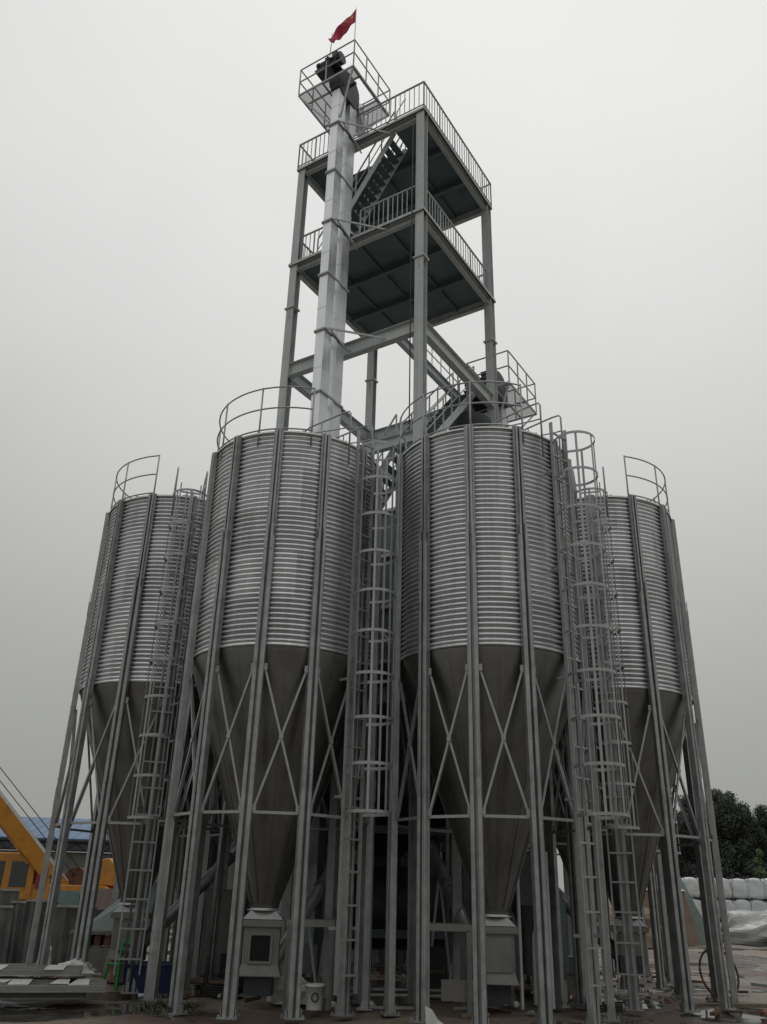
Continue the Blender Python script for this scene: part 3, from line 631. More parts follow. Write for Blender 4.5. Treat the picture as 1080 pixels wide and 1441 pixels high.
# ---------------------------------------------------------------- flag
fp = empty('flag_pole', (-1.26, 17.50, 24.5), 0, 'thin white pole on the topmost railing corner with a red flag', 'flag')
m = MB(); m.tube((0, 0, 0), (0, 0, 2.42), .016, 8, .011); m.build('pole', 'white', fp)
NU, NV = 26, 12; vs = []
def FP(s, t):
    # s along the fly, t down the hoist; cloth droops and folds
    x = -.80*s+.2*t*s; z = 2.38-.62*t*(1-.5*s)-1.62*s; y = -.16*s+.05*sin(9*s+3*t)*min(1, 4*s)+.06*sin(16*s-4*t)*s
    return Vector((x, y, z))
for j in range(NV+1):
    for i in range(NU+1): vs.append(FP(i/NU, j/NV))
m = MB(); m.add(vs, [(j*(NU+1)+i, j*(NU+1)+i+1, (j+1)*(NU+1)+i+1, (j+1)*(NU+1)+i) for j in range(NV) for i in range(NU)], True)
fl = m.build('flag', 'flag', fp); sm_ = fl.modifiers.new('thick', 'SOLIDIFY'); sm_.thickness = .004
m = MB()
def star(s0, t0, r, rot=0):
    for off in (-1, 1):
        c = []; 
        for k in range(10):
            rr = r if k % 2 == 0 else r*.42; a = rot+pi*k/5; s, t = s0+rr*sin(a)/1.3, t0-rr*cos(a)*1.1; s = max(.01, s)
            P = FP(s, t); Q = (FP(s+.01, t)-P).cross(FP(s, t+.01)-P).normalized(); c.append(P+Q*.008*off)
        cc = FP(s0, t0); Q = (FP(s0+.01, t0)-cc).cross(FP(s0, t0+.01)-cc).normalized(); m.add(c+[cc+Q*.008*off], [(k, (k+1) % 10, 10) for k in range(10)])
star(.17, .27, .13)
for s0, t0, ro in ((.33, .10, .3), (.40, .22, .7), (.40, .38, 0), (.33, .50, .4)): star(s0, t0, .045, ro)
m.build('star', 'star', fl)
m = MB(); m.tube((0, 0, 0), (.02, 0, 1.05), .014, 8); o = m.build('white_rod', 'white', None, (-2.0, 17.75, 25.0)); tag(o, 'short white rod standing on the elevator motor under the flag', 'rod')

# ---------------------------------------------------------------- ground equipment under the silos
def screw(a, b, r, label, motor=True):
    a, b = Vector(a), Vector(b); t = empty('screw_conveyor', a, 0, label, 'conveyor', 'sloping screw conveyors under the silos'); b = b-a; a = Vector((0, 0, 0)); d = b.normalized()
    m = MB(); m.tube(a, b, r, 16)
    k = int(b.length/1.2)
    for i in range(k+1): p_ = a+b*(i/k); m.tube(p_-d*.012, p_+d*.012, r+.035, 16)
    m.build('tube', 'leg', t)
    m = MB(); m.box(a+Vector((0, 0, .02)), (.45, .45, .3)); m.build('inlet', 'dark', t)
    m = MB(); m.tube(b, b+d*.2, r+.05, 16); m.tube(b+d*.2, b+d*.62, r*.8, 16); m.build('motor', 'dark', t)
    m = MB()
    for f in (.5, .85):
        p_ = a+b*f; base = -t.location.z
        for s in (-.25, .25): m.bar(p_+Vector((0, 0, -.1)), Vector((p_.x+s, p_.y+s*.3, base)), .05)
    m.build('support', 'paint', t)
screw((-4.75, 19.0, .55), (-2.3, 20.4, 3.35), .13, 'sloping screw conveyor rising from the silo beside the crane')
screw((4.95, 18.4, .6), (2.1, 20.3, 3.6), .13, 'sloping screw conveyor rising from the silo beside the bulk bags')
screw((-1.86, 16.1, .28), (-.6, 19.2, 2.6), .12, 'screw conveyor under the outlet box with the black window')
screw((2.03, 15.8, .28), (1.2, 19.2, 2.6), .12, 'screw conveyor under the outlet box with the blank cover')
# steel support frames beside the outlet boxes
def sframe(x, y, wd, dp, h, label):
    t = empty('outlet_frame', (x, y, 0), 0, label, 'steel frame', 'low steel frames beside the outlet boxes')
    for sx in (-1, 1):
        for sy in (-1, 1): MB().bar((sx*wd/2, sy*dp/2, 0), (sx*wd/2, sy*dp/2, h-.04), .08).build('leg', 'sheet', t)
    m = MB()
    for sy in (-1, 1): m.bar((-wd/2-.05, sy*dp/2, h), (wd/2+.05, sy*dp/2, h), .08, .1)
    for sx in (-1, 1): m.bar((sx*wd/2, -dp/2, h), (sx*wd/2, dp/2, h), .07, .08)
    m.build('top_rail', 'box', t)
sframe(-1.02, 16.1, .7, 1.0, 1.24, 'low grey frame beside the outlet box with the black window')
sframe(1.2, 15.75, .7, 1.0, 1.24, 'low grey frame beside the outlet box with the blank cover')
# batching machine in the middle: hopper on posts, mixer drum, gearbox, platform
bt = empty('batching_machine', (.2, 20.6, 0), R_(10), 'big dark batching hopper and mixer standing in the middle of the silos', 'machine')
m = MB()
for z, s in (): pass
def frus(m, z0, s0, z1, s1):
    r = lambda z, s: [(-s, -s*.8, z), (s, -s*.8, z), (s, s*.8, z), (-s, s*.8, z)]
    m.add(r(z0, s0)+r(z1, s1), [(0, 1, 5, 4), (1, 2, 6, 5), (2, 3, 7, 6), (3, 0, 4, 7), (3, 2, 1, 0), (4, 5, 6, 7)])
frus(m, 2.5, .35, 3.7, 1.9); frus(m, 3.7, 1.9, 5.4, 1.9); m.build('hopper', 'dark', bt)
m = MB(); m.tube((-1.3, 0, 1.5), (1.3, 0, 1.5), .85, 28); m.box((0, 0, 2.3), (.7, .6, .5)); m.build('mixer_drum', 'dark', bt)
m = MB(); m.tube((1.1, 0, 1.7), (1.4, 0, 1.7), .3, 16); m.box((1.55, 0, 1.5), (.5, .4, .5)); m.build('gearbox', 'dark', bt)
for sx in (-1.55, 1.55):
    for sy in (-1.25, 1.25): MB().bar((sx, sy, 0), (sx, sy, 5.3), .14).build('post', 'deck', bt)
for z in (1.0, 3.0, 5.3):
    m = MB()
    for s in (-1, 1): m.bar((-1.55, s*1.25, z), (1.55, s*1.25, z), .12, .16); m.bar((s*1.55, -1.25, z), (s*1.55, 1.25, z), .12, .16)
    m.build('frame', 'deck', bt)
# operator room behind
rm = empty('control_room', (.3, 27.9, 0), R_(-3), 'pale site cabin with teal framed windows far behind the silos', 'cabin')
m = MB(); m.box((0, 0, 1.5), (7.5, 2.4, 3.0)); m.build('wall', 'wall', rm)
m = MB(); m.box((0, 0, 3.06), (7.9, 2.8, .12)); m.build('roof', 'concrete', rm)
for x in (-2.6, -1.2, .6, 2.0):
    f = MB().box((x, -1.22, 2.0), (1.0, .06, 1.0)).build('window', 'teal', rm); MB().box((x-.24, -1.256, 2.0), (.42, .02, .88)).build('pane', 'glass', f); MB().box((x+.24, -1.256, 2.0), (.42, .02, .88)).build('pane', 'white', f)
def pipe(a, b, r, label, matn='leg'):
    o = MB().tube(Vector((0, 0, 0)), Vector(b)-Vector(a), r, 12).build('standing_pipe', matn, None, a); tag(o, label, 'pipe')
# dust collector & electric cabinets
ec = empty('electric_cabinet', (-3.1, 19.6, 0), R_(12), 'dark electric cabinet on a plinth between the left silos', 'cabinet')
MB().box((0, 0, .95), (.8, .4, 1.6)).build('body', 'sheet', ec); MB().box((0, -.21, .95), (.72, .02, 1.5)).build('door', 'box', ec); MB().box((0, 0, .07), (.9, .5, .14)).build('plinth', 'concrete', ec)
ai = empty('air_receiver', (3.3, 17.9, 0), 0, 'dark upright tank standing behind the blank outlet box', 'tank')
m = MB(); m.lathe([(.01, .3), (.3, .36), (.38, .5), (.38, 1.7), (.3, 1.86), (.01, 1.92)], 28); m.build('tank_body', 'deck', ai)
for k in range(3): MB().bar((.3*cos(k*2.1), .3*sin(k*2.1), 0), (.3*cos(k*2.1), .3*sin(k*2.1), .5), .05).build('leg', 'paint', ai)
dl = empty('dust_filter', (2.75, 16.9, 0), R_(20), 'black dust filter hanging behind the blank outlet box', 'filter')
m = MB(); m.box((0, 0, 2.05), (.55, .55, .9)); m.build('filter_box', 'dark', dl)
m = MB(); m.lathe([(.27, 1.6), (.1, 1.1), (.08, .5)], 16); m.build('filter_cone', 'dark', dl)
for sx in (-1, 1):
    for sy in (-1, 1): MB().bar((sx*.3, sy*.3, 0), (sx*.3, sy*.3, 2.5), .05).build('leg', 'paint', dl)

# ---------------------------------------------------------------- site clutter, left
def leaning_sheets():
    rnd = random.Random(5)
    data = [(-9.75, 23.6, 1.55, 1.62, 6, 'pale dull steel sheet standing at the left edge before the crane'), (-8.6, 23.3, .8, 1.35, -4, 'second dull steel sheet standing before the yellow crane, narrow'),
            (-9.1, 22.6, .9, 1.25, 3, 'lower scuffed steel sheet leaning in front of the taller sheets'), (-6.95, 22.0, 1.0, 1.3, -8, 'dark steel sheet standing below the teal box'), (-7.9, 22.4, .75, 1.4, 10, 'dark steel sheet standing between the scuffed sheet and the teal box')]
    for x, y, wd, h, a, lab in data:
        t = empty('steel_sheet', (x, y, 0), R_(a), lab, 'steel sheet', 'steel sheets standing on the ground at left')
        m = MB(); n = 8
        pr = []
        for i in range(n+1):
            xx = -wd/2+wd*i/n; yy = .03*(i % 2)+.01*rnd.random(); pr.append((xx, yy))
        pr += [(p_[0], p_[1]+.012) for p_ in reversed(pr)]
        m.prism(pr, (0, .18, .0), (0, -.0, h), X1, Y1); m.build('sheet', 'sheet', t)
        m = MB(); m.bar((-wd/2, .0, h+.02), (wd/2, .0, h+.02), .05, .05); m.build('edge_channel', 'leg', t)
leaning_sheets()
tb = empty('equipment_box', (-8.35, 26.3, 0), R_(5), 'teal painted equipment box on legs under the crane', 'box')
MB().box((0, 0, 1.35), (.95, .6, .62)).build('body', 'teal', tb); MB().box((0, -.02, .9), (.93, .5, .28)).build('base', 'sheet', tb)
for sx in (-.4, .4): MB().bar((sx, 0, 0), (sx, 0, .78), .07).build('leg', 'sheet', tb)
MB().box((-.1, -.32, 1.4), (.5, .03, .38)).build('panel', 'teal', tb)
pb = empty('notice_board', (-8.45, 29.6, 0), R_(3), 'pinkish board on a dark frame to the right of the crane', 'board')
MB().box((0, 0, 1.45), (.75, .05, .62)).build('board', 'pink', pb); MB().box((0, 0, .7), (.8, .06, .9)).build('lower_panel', 'dark', pb)
for sx in (-.38, .38): MB().bar((sx, 0, 0), (sx, 0, 1.75), .05).build('post', 'rust', pb)
# truck crane
cr_ = empty('truck_crane', (-13.2, 38.5, 0), 0, 'yellow truck crane with its boom raised to the upper left', 'crane')
m = MB(); m.box((0, 0, .95), (11, 2.3, .3)); m.box((0, 0, 1.2), (9, 2.5, .12)); m.build('chassis', 'dark', cr_)
for x in (-4.6, -3.2, 1.8, 3.2):
    for y in (-1.1, 1.1):
        w_ = MB(); w_.tube((x, y-.16, .52), (x, y+.16, .52), .52, 24); ww = w_.build('wheel', 'tyre', cr_); MB().tube((x, y-.175, .52), (x, y+.175, .52), .26, 18).build('rim', 'yellow', ww)
# operator cab
m = MB(); pr = [(-1.0, 1.3), (1.0, 1.3), (1.0, 2.75), (.85, 3.05), (-.75, 3.05), (-1.0, 2.7)]
m.prism(pr, (-1.45, -1.35, 0), (-1.45, -.2, 0), X1, Vector((0, 0, 1))); cab = bevel(m.build('cab', 'yellow', cr_), .06, 3)
for x, wd in ((-1.98, .62), (-1.05, .68)):
    m = MB(); m.box((x, -1.36, 2.25), (wd, .03, .95)); bevel(m.build('window', 'glass', cab), .012)
MB().box((-.15, -1.0, 2.15), (.42, .6, .8)).build('fan_housing', 'red', cr_)
MB().box((.2, -.9, 1.95), (.35, .5, .55)).build('hose_reel', 'dark', cr_)
m = MB(); pr = [(-2.6, 0), (2.4, 0), (2.4, .65), (1.9, .95), (-2.6, .95)]; m.prism(pr, (.5, -1.25, .95), (.5, .9, .95), X1, Vector((0, 0, 1))); bevel(m.build('turntable', 'yellow', cr_), .04)
m = MB(); pr = [(0, 0), (1.1, 0), (1.15, .75), (.8, 1.05), (.3, .95), (0, .5)]; m.prism(pr, (1.55, -.9, 1.9), (1.55, .6, 1.9), X1, Vector((0, 0, 1))); bevel(m.build('winch_housing', 'yellow', cr_), .05)
m = MB(); m.tube((1.0, -.7, 2.15), (1.0, .5, 2.15), .42, 20); m.tube((1.35, -.95, 2.1), (1.35, -.8, 2.1), .3, 16); m.build('winch_drum', 'rust', cr_)
pv = Vector((.75, -.4, 1.35)); bd = Vector((-3.3, -2.2, 3.9)).normalized(); tip = pv+bd*15
side = bd.cross(Vector((0, 0, 1))).normalized()
m = MB(); m.bar(pv, pv+bd*11.5, .54, .60, ux=side); m.bar(pv+bd*.2, pv+bd*1.2, .62, .7, ux=side); bm_ = m.build('boom', 'yellow', cr_)
m = MB(); upb = side.cross(bd).normalized()
if upb.z < 0: upb = -upb
m.bar(pv+bd*.6+upb*.35, pv+bd*11.4+upb*.35, .56, .12, ux=side); m.build('boom_top_plate', 'white', bm_)
m = MB(); m.bar(pv+bd*11.4, tip, .5, .7, ux=side); m.build('inner_boom', 'yellow', bm_)
m = MB(); m.tube(pv+Vector((.9, 0, .6)), tip+upb*.8, .018, 6); m.tube(pv+Vector((.6, -.1, .5)), tip+upb*.5, .018, 6); m.build('hoist_cable', 'dark', bm_)
m = MB(); m.tube(pv+Vector((-1.2, 0, -.3)), pv+bd*2.6-upb*.1, .14, 12); m.build('lift_ram', 'yellow', bm_)
for d_ in (5.3, 6.0): m = MB(); q_ = pv+bd*d_-side*.0; MB().tube(q_+side*.3, q_+side*.335, .11, 12).build('boom_boss', 'rust', bm_); MB().tube(q_-side*.3, q_-side*.335, .11, 12).build('boom_boss', 'rust', bm_)
# blue roof shed
sh = empty('blue_roof_shed', (-17.5, 60, 0), R_(6), 'long grey shed with a blue sheet roof behind the crane', 'shed')
m = MB(); m.box((2, 0, 1.9), (26, 12, 3.8)); m.build('wall', 'wall', sh)
m = MB(); pr = [(-8, 0), (8, 0), (8, .15), (0, 2.0), (-8, .15)]
m = MB()
m.add([(-14, -7.6, 4.45), (16, -7.6, 4.45), (16, 0, 6.1), (-14, 0, 6.1), (-14, 7.6, 4.45), (16, 7.6, 4.45), (-14, -7.6, 4.37), (16, -7.6, 4.37), (16, 0, 6.0), (-14, 0, 6.0), (-14, 7.6, 4.37), (16, 7.6, 4.37)],
      [(0, 1, 2, 3), (3, 2, 5, 4), (6, 9, 8, 7), (9, 10, 11, 8), (0, 6, 7, 1), (4, 5, 11, 10), (0, 3, 9, 6), (3, 4, 10, 9), (1, 7, 8, 2), (2, 8, 11, 5)])
for i in range(43): x = -14+i*.7; m.bar((x, -7.6, 4.455), (x, 0, 6.105), .03, .02)
m.build('roof', 'blue', sh)
m = MB(); n = 26
m.bar((-13.5, -6.4, 4.28), (15.5, -6.4, 4.28), .08); m.bar((-13.5, -6.4, 3.85), (15.5, -6.4, 3.85), .08)
for i in range(n): x0 = -13.5+29*i/n; x1 = -13.5+29*(i+1)/n; m.bar((x0, -6.4, 3.87), ((x0+x1)/2, -6.4, 4.26), .05); m.bar(((x0+x1)/2, -6.4, 4.26), (x1, -6.4, 3.87), .05)
m.build('truss', 'dark', sh)
MB().box((9.0, -6.05, 1.5), (7.0, .12, 2.9)).build('door', 'dark', sh)
# work table with boxes, brick stacks
wt = empty('work_bench', (-5.9, 21.2, 0), R_(4), 'steel work bench with a shelf standing behind the green stool', 'bench')
MB().box((0, 0, .82), (1.55, .7, .06)).build('bench_top', 'concrete', wt); MB().box((0, 0, .28), (1.45, .6, .5)).build('cabinet', 'box', wt)
for sx in (-.72, .72):
    for sy in (-.3, .3): MB().bar((sx, sy, 0), (sx, sy, .8), .05).build('leg', 'sheet', wt)
m = MB()
for i in range(6): m.box((-.6+i*.22, 0, .66), (.13, .5, .2))
o = m.build('crate_row', 'brick', wt)
tpx = MB(); tpx.add([(-.75, -.35, .0), (.75, -.35, .0), (.75, .35, 0), (.2, .35, .95), (.55, .35, 1.0), (.75, .2, 1.05)], [(0, 1, 2), (0, 1, 5), (0, 5, 4), (0, 4, 3), (0, 3, 2), (1, 2, 5), (2, 3, 4), (2, 4, 5)])
o = tpx.build('tarpaulin', 'tarp', None, (-5.75, 21.4, .86)); tag(o, 'pale teal tarpaulin draped in a slope over the work bench', 'tarpaulin')
# green stool with back
gs = empty('plastic_chair', (-4.72, 18.0, 0), R_(-30), 'small bright green plastic chair on the mud beside the blue bin', 'chair')
m = MB(); m.box((0, 0, .42), (.34, .32, .03)); bevel(m.build('seat', 'green', gs), .01)
for sx in (-1, 1):
    for sy in (-1, 1): MB().bar((sx*.2, sy*.19, 0), (sx*.14, sy*.13, .41), .045, .03).build('leg', 'green', gs)
m = MB(); m.bar((.15, .14, .42), (.19, .2, .82), .04, .03); m.bar((-.15, .14, .42), (-.15, .2, .82), .04, .03); m.bar((-.17, .2, .8), (.2, .2, .8), .03, .07); m.bar((-.16, .18, .66), (.18, .18, .66), .03, .05); m.build('backrest', 'green', gs)
bb = empty('blue_bin', (-3.95, 17.75, 0), R_(8), 'dark blue plastic bin on the mud behind the left silo legs', 'bin')
m = MB(); m.add([(-.5, -.3, 0), (.5, -.3, 0), (.5, .3, 0), (-.5, .3, 0), (-.58, -.36, .46), (.58, -.36, .46), (.58, .36, .46), (-.58, .36, .46)], [(0, 1, 5, 4), (1, 2, 6, 5), (2, 3, 7, 6), (3, 0, 4, 7), (3, 2, 1, 0)])
o = m.build('bin_body', 'bluep', bb); s_ = o.modifiers.new('t', 'SOLIDIFY'); s_.thickness = .015
m = MB()
for a, b in (((-.6, -.38), (.6, -.38)), ((.6, -.38), (.6, .38)), ((.6, .38), (-.6, .38)), ((-.6, .38), (-.6, -.38))): m.bar((*a, .46), (*b, .46), .04, .03)
m.build('rim', 'bluep', bb)
# stack of steel panels bottom left
rnd = random.Random(11)
def panel_stack():
    pos = [(-6.3, 15.5, .10, 14), (-6.2, 15.35, .24, 10), (-6.55, 15.9, .38, 15), (-5.85, 15.0, .24, 16)]
    labs = ['long galvanised wall panel lying at the bottom of the stack, bottom left', 'galvanised panel lying second in the stack at the bottom left corner', 'topmost galvanised panel of the stack at the bottom left corner', 'galvanised panel slid forward off the stack towards the silo leg']
    for (x, y, z, a), lab in zip(pos, labs):
        t = empty('galvanised_sheet', (x, y, z), R_(a), lab, 'steel panel', 'steel panels stacked on the mud, bottom left'); m = MB()
        m.box((0, 0, 0), (3.4, 1.1, .02)); m.build('plate', 'leg', t)
        m = MB()
        for yy in (-.52, -.17, .17, .52): m.box((0, yy, .045), (3.4, .07, .07))
        m.build('stiffener', 'box', t)
        m = MB()
        for i in range(4): m.box((-1.3+.86*i+rnd.uniform(-.1, .1), rnd.uniform(-.1, .1), .085), (.3, 1.0, .008))
        m.build('protective_film', 'foil', t)
panel_stack()
def rock_mesh(name, size, seed, material, sub=3, amp=.3, flat=.5):
    rnd = random.Random(seed); bm = bmesh.new(); bmesh.ops.create_icosphere(bm, subdivisions=sub, radius=1)
    from mathutils import noise as nz
    for v in bm.verts:
        n_ = nz.noise(v.co*1.7+Vector((seed*3.1, seed, 0)))*amp+nz.noise(v.co*4.3+Vector((seed, 0, 2)))*amp*.5
        v.co = v.co*(1+n_); v.co.x *= size[0]; v.co.y *= size[1]; v.co.z = v.co.z*size[2]
        if v.co.z < -size[2]*.3: v.co.z = -size[2]*.3
    me = bpy.data.meshes.new(name); bm.to_mesh(me); bm.free()
    for p_ in me.polygons: p_.use_smooth = amp < .25
    me.materials.append(G[material]); return me
def lump(name, loc, size, seed, material, label, cat, sub=3, amp=.3, group=None, kind=None):
    o = link(name, rock_mesh(name, size, seed, material, sub, amp), None, (loc[0], loc[1], loc[2]+size[2]*.28)); tag(o, label, cat, group, kind); return o
lump('plastic_bag', (-5.35, 17.4, .25), (.34, .25, .2), 4, 'foil', 'crumpled white plastic bag lying at the end of the panel stack', 'bag', amp=.5)
lump('plastic_bag', (-7.0, 20.6, 0), (.14, .12, .42), 6, 'foil', 'pale plastic bag slumped at the foot of the outer silo leg', 'bag', amp=.5)
lump('plastic_bag', (-6.1, 21.0, 0), (.3, .2, .12), 8, 'foil', 'flat white plastic scrap lying before the dark sheets', 'bag', amp=.5)
lump('canvas_sack', (-5.15, 19.6, 0), (.3, .25, .5), 9, 'sand', 'brown sack slumped against the work bench', 'sack', amp=.3)
bk = empty('paint_bucket', (-.9, 15.7, 0), 0, 'white bucket with a dark mark standing between the front silos', 'bucket')
m = MB(); m.lathe([(.13, 0), (.16, .36), (.165, .36), (.165, .33)], 24); m.lathe([(.001, .004), (.13, .004)], 24); m.build('bucket_body', 'white', bk)
m = MB(); m.path([(.05*cos(2*pi*k/16)+.01, -.152, .18+.06*sin(2*pi*k/16)) for k in range(16)], .012, 6, True); m.build('mark', 'dark', bk)
m = MB(); m.path([(.165*cos(a_), .02, .35-.12*abs(sin(a_))) for a_ in [pi*i/10 for i in range(11)]], .004, 5); m.build('handle', 'dark', bk)
wp = MB(); wp.add([(0, 0, 0), (.12, 0, 0), (.09, -.02, .2), (-.01, 0, .24), (.3, .05, .0), (.18, .03, .07)], [(0, 1, 2, 3), (1, 4, 5, 2)])
o = wp.build('scrap_board', 'white', None, (.80, 14.1, .0)); s_ = o.modifiers.new('t', 'SOLIDIFY'); s_.thickness = .03; tag(o, 'broken white board standing before the tall middle leg at the bottom edge', 'board')
o = MB().box((0, 0, .2), (.62, .03, .3), Matrix.Rotation(R_(8), 3, 'X')).build('sign_plate', 'concrete', None, (1.42, 15.3, .15)); tag(o, 'small pale plate leaning left of the blank outlet box', 'plate')
lump('canvas_cloth', (-1.35, 16.6, 0), (.4, .3, .35), 13, 'foil', 'pale cloth heap under the outlet box with the black window', 'cloth', amp=.35)
# small debris, each its own thing
DB = ['brick', 'wood', 'rust', 'concrete', 'leg', 'foil']
names = {'brick': 'brick', 'wood': 'timber_offcut', 'rust': 'rusty_bar', 'concrete': 'rubble_lump', 'leg': 'metal_offcut', 'foil': 'plastic_scrap'}
labd = {'brick': 'broken red brick', 'wood': 'short timber offcut', 'rust': 'rusty steel bar', 'concrete': 'grey rubble lump', 'leg': 'galvanised metal offcut', 'foil': 'white plastic scrap'}
rnd = random.Random(21)
for i in range(170):
    k = DB[i % 6]; x = rnd.uniform(-8.5, 10.5); y = rnd.uniform(14.6, 27); a = rnd.uniform(0, pi)
    if y < 18 and (x < -4): continue
    if k in ('brick', 'concrete', 'foil'): me = rock_mesh(names[k], (rnd.uniform(.05, .13), rnd.uniform(.05, .1), rnd.uniform(.04, .08)), i, k, 2, .35); o = link(names[k], me, None, (x, y, .02), a)
    else:
        o = MB().box((0, 0, .03), (rnd.uniform(.3, 1.1), rnd.uniform(.04, .12), rnd.uniform(.03, .07)), Matrix.Rotation(rnd.uniform(-.08, .08), 3, 'Y')).build(names[k], k, None, (x, y, 0), a)
    where = 'left of the front silos' if x < -3.7 else ('under the front silo with the black window' if x < 0 else ('under the front silo with the blank cover' if x < 3.8 else 'on the open mud at right'))
    tag(o, '%s lying on the mud %s' % (labd[k], where), k if k == 'brick' else 'debris', '%ss lying %s' % (labd[k], where))

def coil(x, y, r, n, label):
    m = MB(); m.path([((r+.03*sin(7*a))*cos(a), (r+.03*sin(5*a))*sin(a), .03+.006*a) for a in [2*pi*n*i/(26*n) for i in range(26*n)]], .018, 6)
    o = m.build('hose_coil', 'tyre', None, (x, y, 0)); tag(o, label, 'hose')
coil(-2.6, 17.3, .32, 4, 'black hose coiled on the mud right of the blue bin'); coil(3.9, 16.2, .28, 3, 'black hose coiled on the mud near the right ladder foot')
def pallet(x, y, a, label):
    t = empty('timber_pallet', (x, y, 0), R_(a), label, 'pallet', 'timber pallets among the silo legs')
    for i in range(6): MB().box((0, -.45+.18*i, .13), (1.1, .12, .022)).build('board', 'wood', t)
    for xx in (-.48, 0, .48): MB().box((xx, 0, .06), (.09, 1.0, .11)).build('runner', 'wood', t)
pallet(-3.2, 18.6, 12, 'timber pallet lying behind the black hose coil'); pallet(3.4, 18.9, -20, 'timber pallet lying behind the right ladder foot'); pallet(-7.6, 21.3, 35, 'timber pallet lying before the dull steel sheets at left')
def crate(x, y, a, w_, h, mt, label, z=0):
    t = empty('equipment_crate', (x, y, z), R_(a), label, 'crate'); MB().box((0, 0, h/2), (w_, w_*.7, h)).build('body', mt, t)
    MB().box((0, 0, h+.012), (w_+.03, w_*.7+.03, .02)).build('lid', mt, t)
    for sy in (-1, 1): MB().box((0, sy*(w_*.35+.012), h*.5), (w_*.9, .02, .06)).build('batten', 'wood', t)
crate(-2.75, 19.4, 15, .6, .55, 'dark', 'dark square crate standing behind the left timber pallet'); crate(-.4, 18.3, -8, .7, .5, 'deck', 'low grey crate seen between the front silos'); crate(1.1, 18.6, 25, .5, .8, 'dark', 'tall dark crate seen between the front silos'); crate(4.0, 20.6, 5, .8, .6, 'box', 'grey crate standing behind the silo with the blank outlet cover')
for i in range(7):
    x, y, a = (-2.2, 18.2, 70) if i < 4 else (.6, 17.0, 5); o = MB().tube((-1.3, 0, .04+.07*(i//3)), (1.3, 0, .04+.07*(i//3)), .035, 8).build('steel_pipe', 'rust' if i % 2 else 'leg', None, (x+.09*(i % 4), y+.08*(i % 4), 0), R_(a)); tag(o, 'steel pipe lying loose on the mud between the silo legs', 'pipe', 'loose steel pipes on the mud between the silos')
for (x, y, z0, z1, lab) in ((-3.05, 17.9, 0, 4.6, 'thin riser pipe standing behind the left front silo'), (-1.2, 19.9, 0, 5.5, 'thin riser pipe standing before the batching machine at left'), (1.5, 19.2, 0, 5.2, 'thin riser pipe standing before the batching machine at right'), (3.2, 19.6, 0, 4.8, 'thin riser pipe standing behind the right front silo')): pipe((x, y, z0), (x+.05, y, z1), .045, lab)

# ---------------------------------------------------------------- site, right
# bulk bags in three tiers
def bag_mesh(seed):
    rnd = random.Random(seed); bm = bmesh.new(); bmesh.ops.create_cube(bm, size=1); bmesh.ops.subdivide_edges(bm, edges=bm.edges, cuts=5, use_grid_fill=True)
    from mathutils import noise as nz
    for v in bm.verts:
        x, y, z = v.co; r = math.hypot(x, y); k = 1+.07*cos(pi*z)-.05*(abs(x*y)*4)
        v.co = Vector((x*.88*k, y*.88*k, (z+.5)*1.12-(.08*(r*2)**2 if z > .45 else 0))); v.co += Vector((nz.noise(v.co*3+Vector((seed, 0, 0))), nz.noise(v.co*3+Vector((0, seed, 0))), .5*nz.noise(v.co*2+Vector((seed, seed, 0)))))*.11
    me = bpy.data.meshes.new('bag_body'); bm.to_mesh(me); bm.free()
    for p_ in me.polygons: p_.use_smooth = True
    me.materials.append(G['bag']); return me
BM = [bag_mesh(s) for s in (1, 2, 3, 4, 5)]
lm = MB()
for sx in (-.36, .36):
    for sy in (-.36, .36): lm.path([(sx, sy-.08, .95), (sx, sy-.06, 1.2), (sx, sy+.06, 1.2), (sx, sy+.08, .95)], .02, 5)
LM = lm.mesh('lifting_loop', 'dark')
ords = ['first', 'second', 'third', 'fourth', 'fifth', 'sixth', 'seventh', 'eighth', 'ninth', 'tenth']
for tier in range(3):
    for i in range(8):
        x = 18.45+i*.93+random.uniform(-.03, .03)
        if tier < 2 and i > 1 and False: continue
        t = empty('bulk_bag', (x, 54+random.uniform(-.05, .05), tier*1.13), random.uniform(-.05, .05), 'white bulk bag, %s from left in the %s tier before the trees' % (ords[i], ('bottom', 'middle', 'top')[tier]), 'bag', 'white bulk bags stacked before the trees')
        link('bag_body', BM[(i*2+tier) % 5], t); t.scale = (random.uniform(.95, 1.03), 1, random.uniform(.93, 1.03)); link('lifting_loop', LM, t)
t = empty('bulk_bag', (17.5, 53.8, 0), .1, 'single white bulk bag standing left of the bag stack beside the teal sheet', 'bag', 'white bulk bags stacked before the trees'); t.scale = (1, 1, 2.6); link('bag_body', BM[0], t)
lump('plastic_covered_pile', (23.4, 50.4, -.3), (4.3, 2.6, 1.75), 17, 'plastic', 'low pile under crumpled grey plastic sheet before the bulk bags', 'pile', sub=5, amp=.32)
# mound with pitched white top, teal sheet
mo = empty('material_heap', (14.3, 48.5, 0), R_(5), 'brown block shaped heap with a white sheet over its peak', 'heap')
m = MB(); m.add([(-1.9, -1.6, 0), (1.9, -1.6, 0), (1.9, 1.6, 0), (-1.9, 1.6, 0), (-1.5, -1.2, 2.5), (1.5, -1.2, 2.5), (1.5, 1.2, 2.5), (-1.5, 1.2, 2.5)], [(0, 1, 5, 4), (1, 2, 6, 5), (2, 3, 7, 6), (3, 0, 4, 7), (4, 5, 6, 7)]); m.build('heap_body', 'sand', mo)
m = MB(); m.add([(-1.56, -1.28, 2.45), (1.56, -1.28, 2.45), (1.56, 1.28, 2.45), (-1.56, 1.28, 2.45), (-.5, -.1, 3.75), (-.2, .1, 3.7)], [(0, 1, 5, 4), (1, 2, 5), (2, 3, 4, 5), (3, 0, 4)]); m.build('white_cover', 'bag', mo)
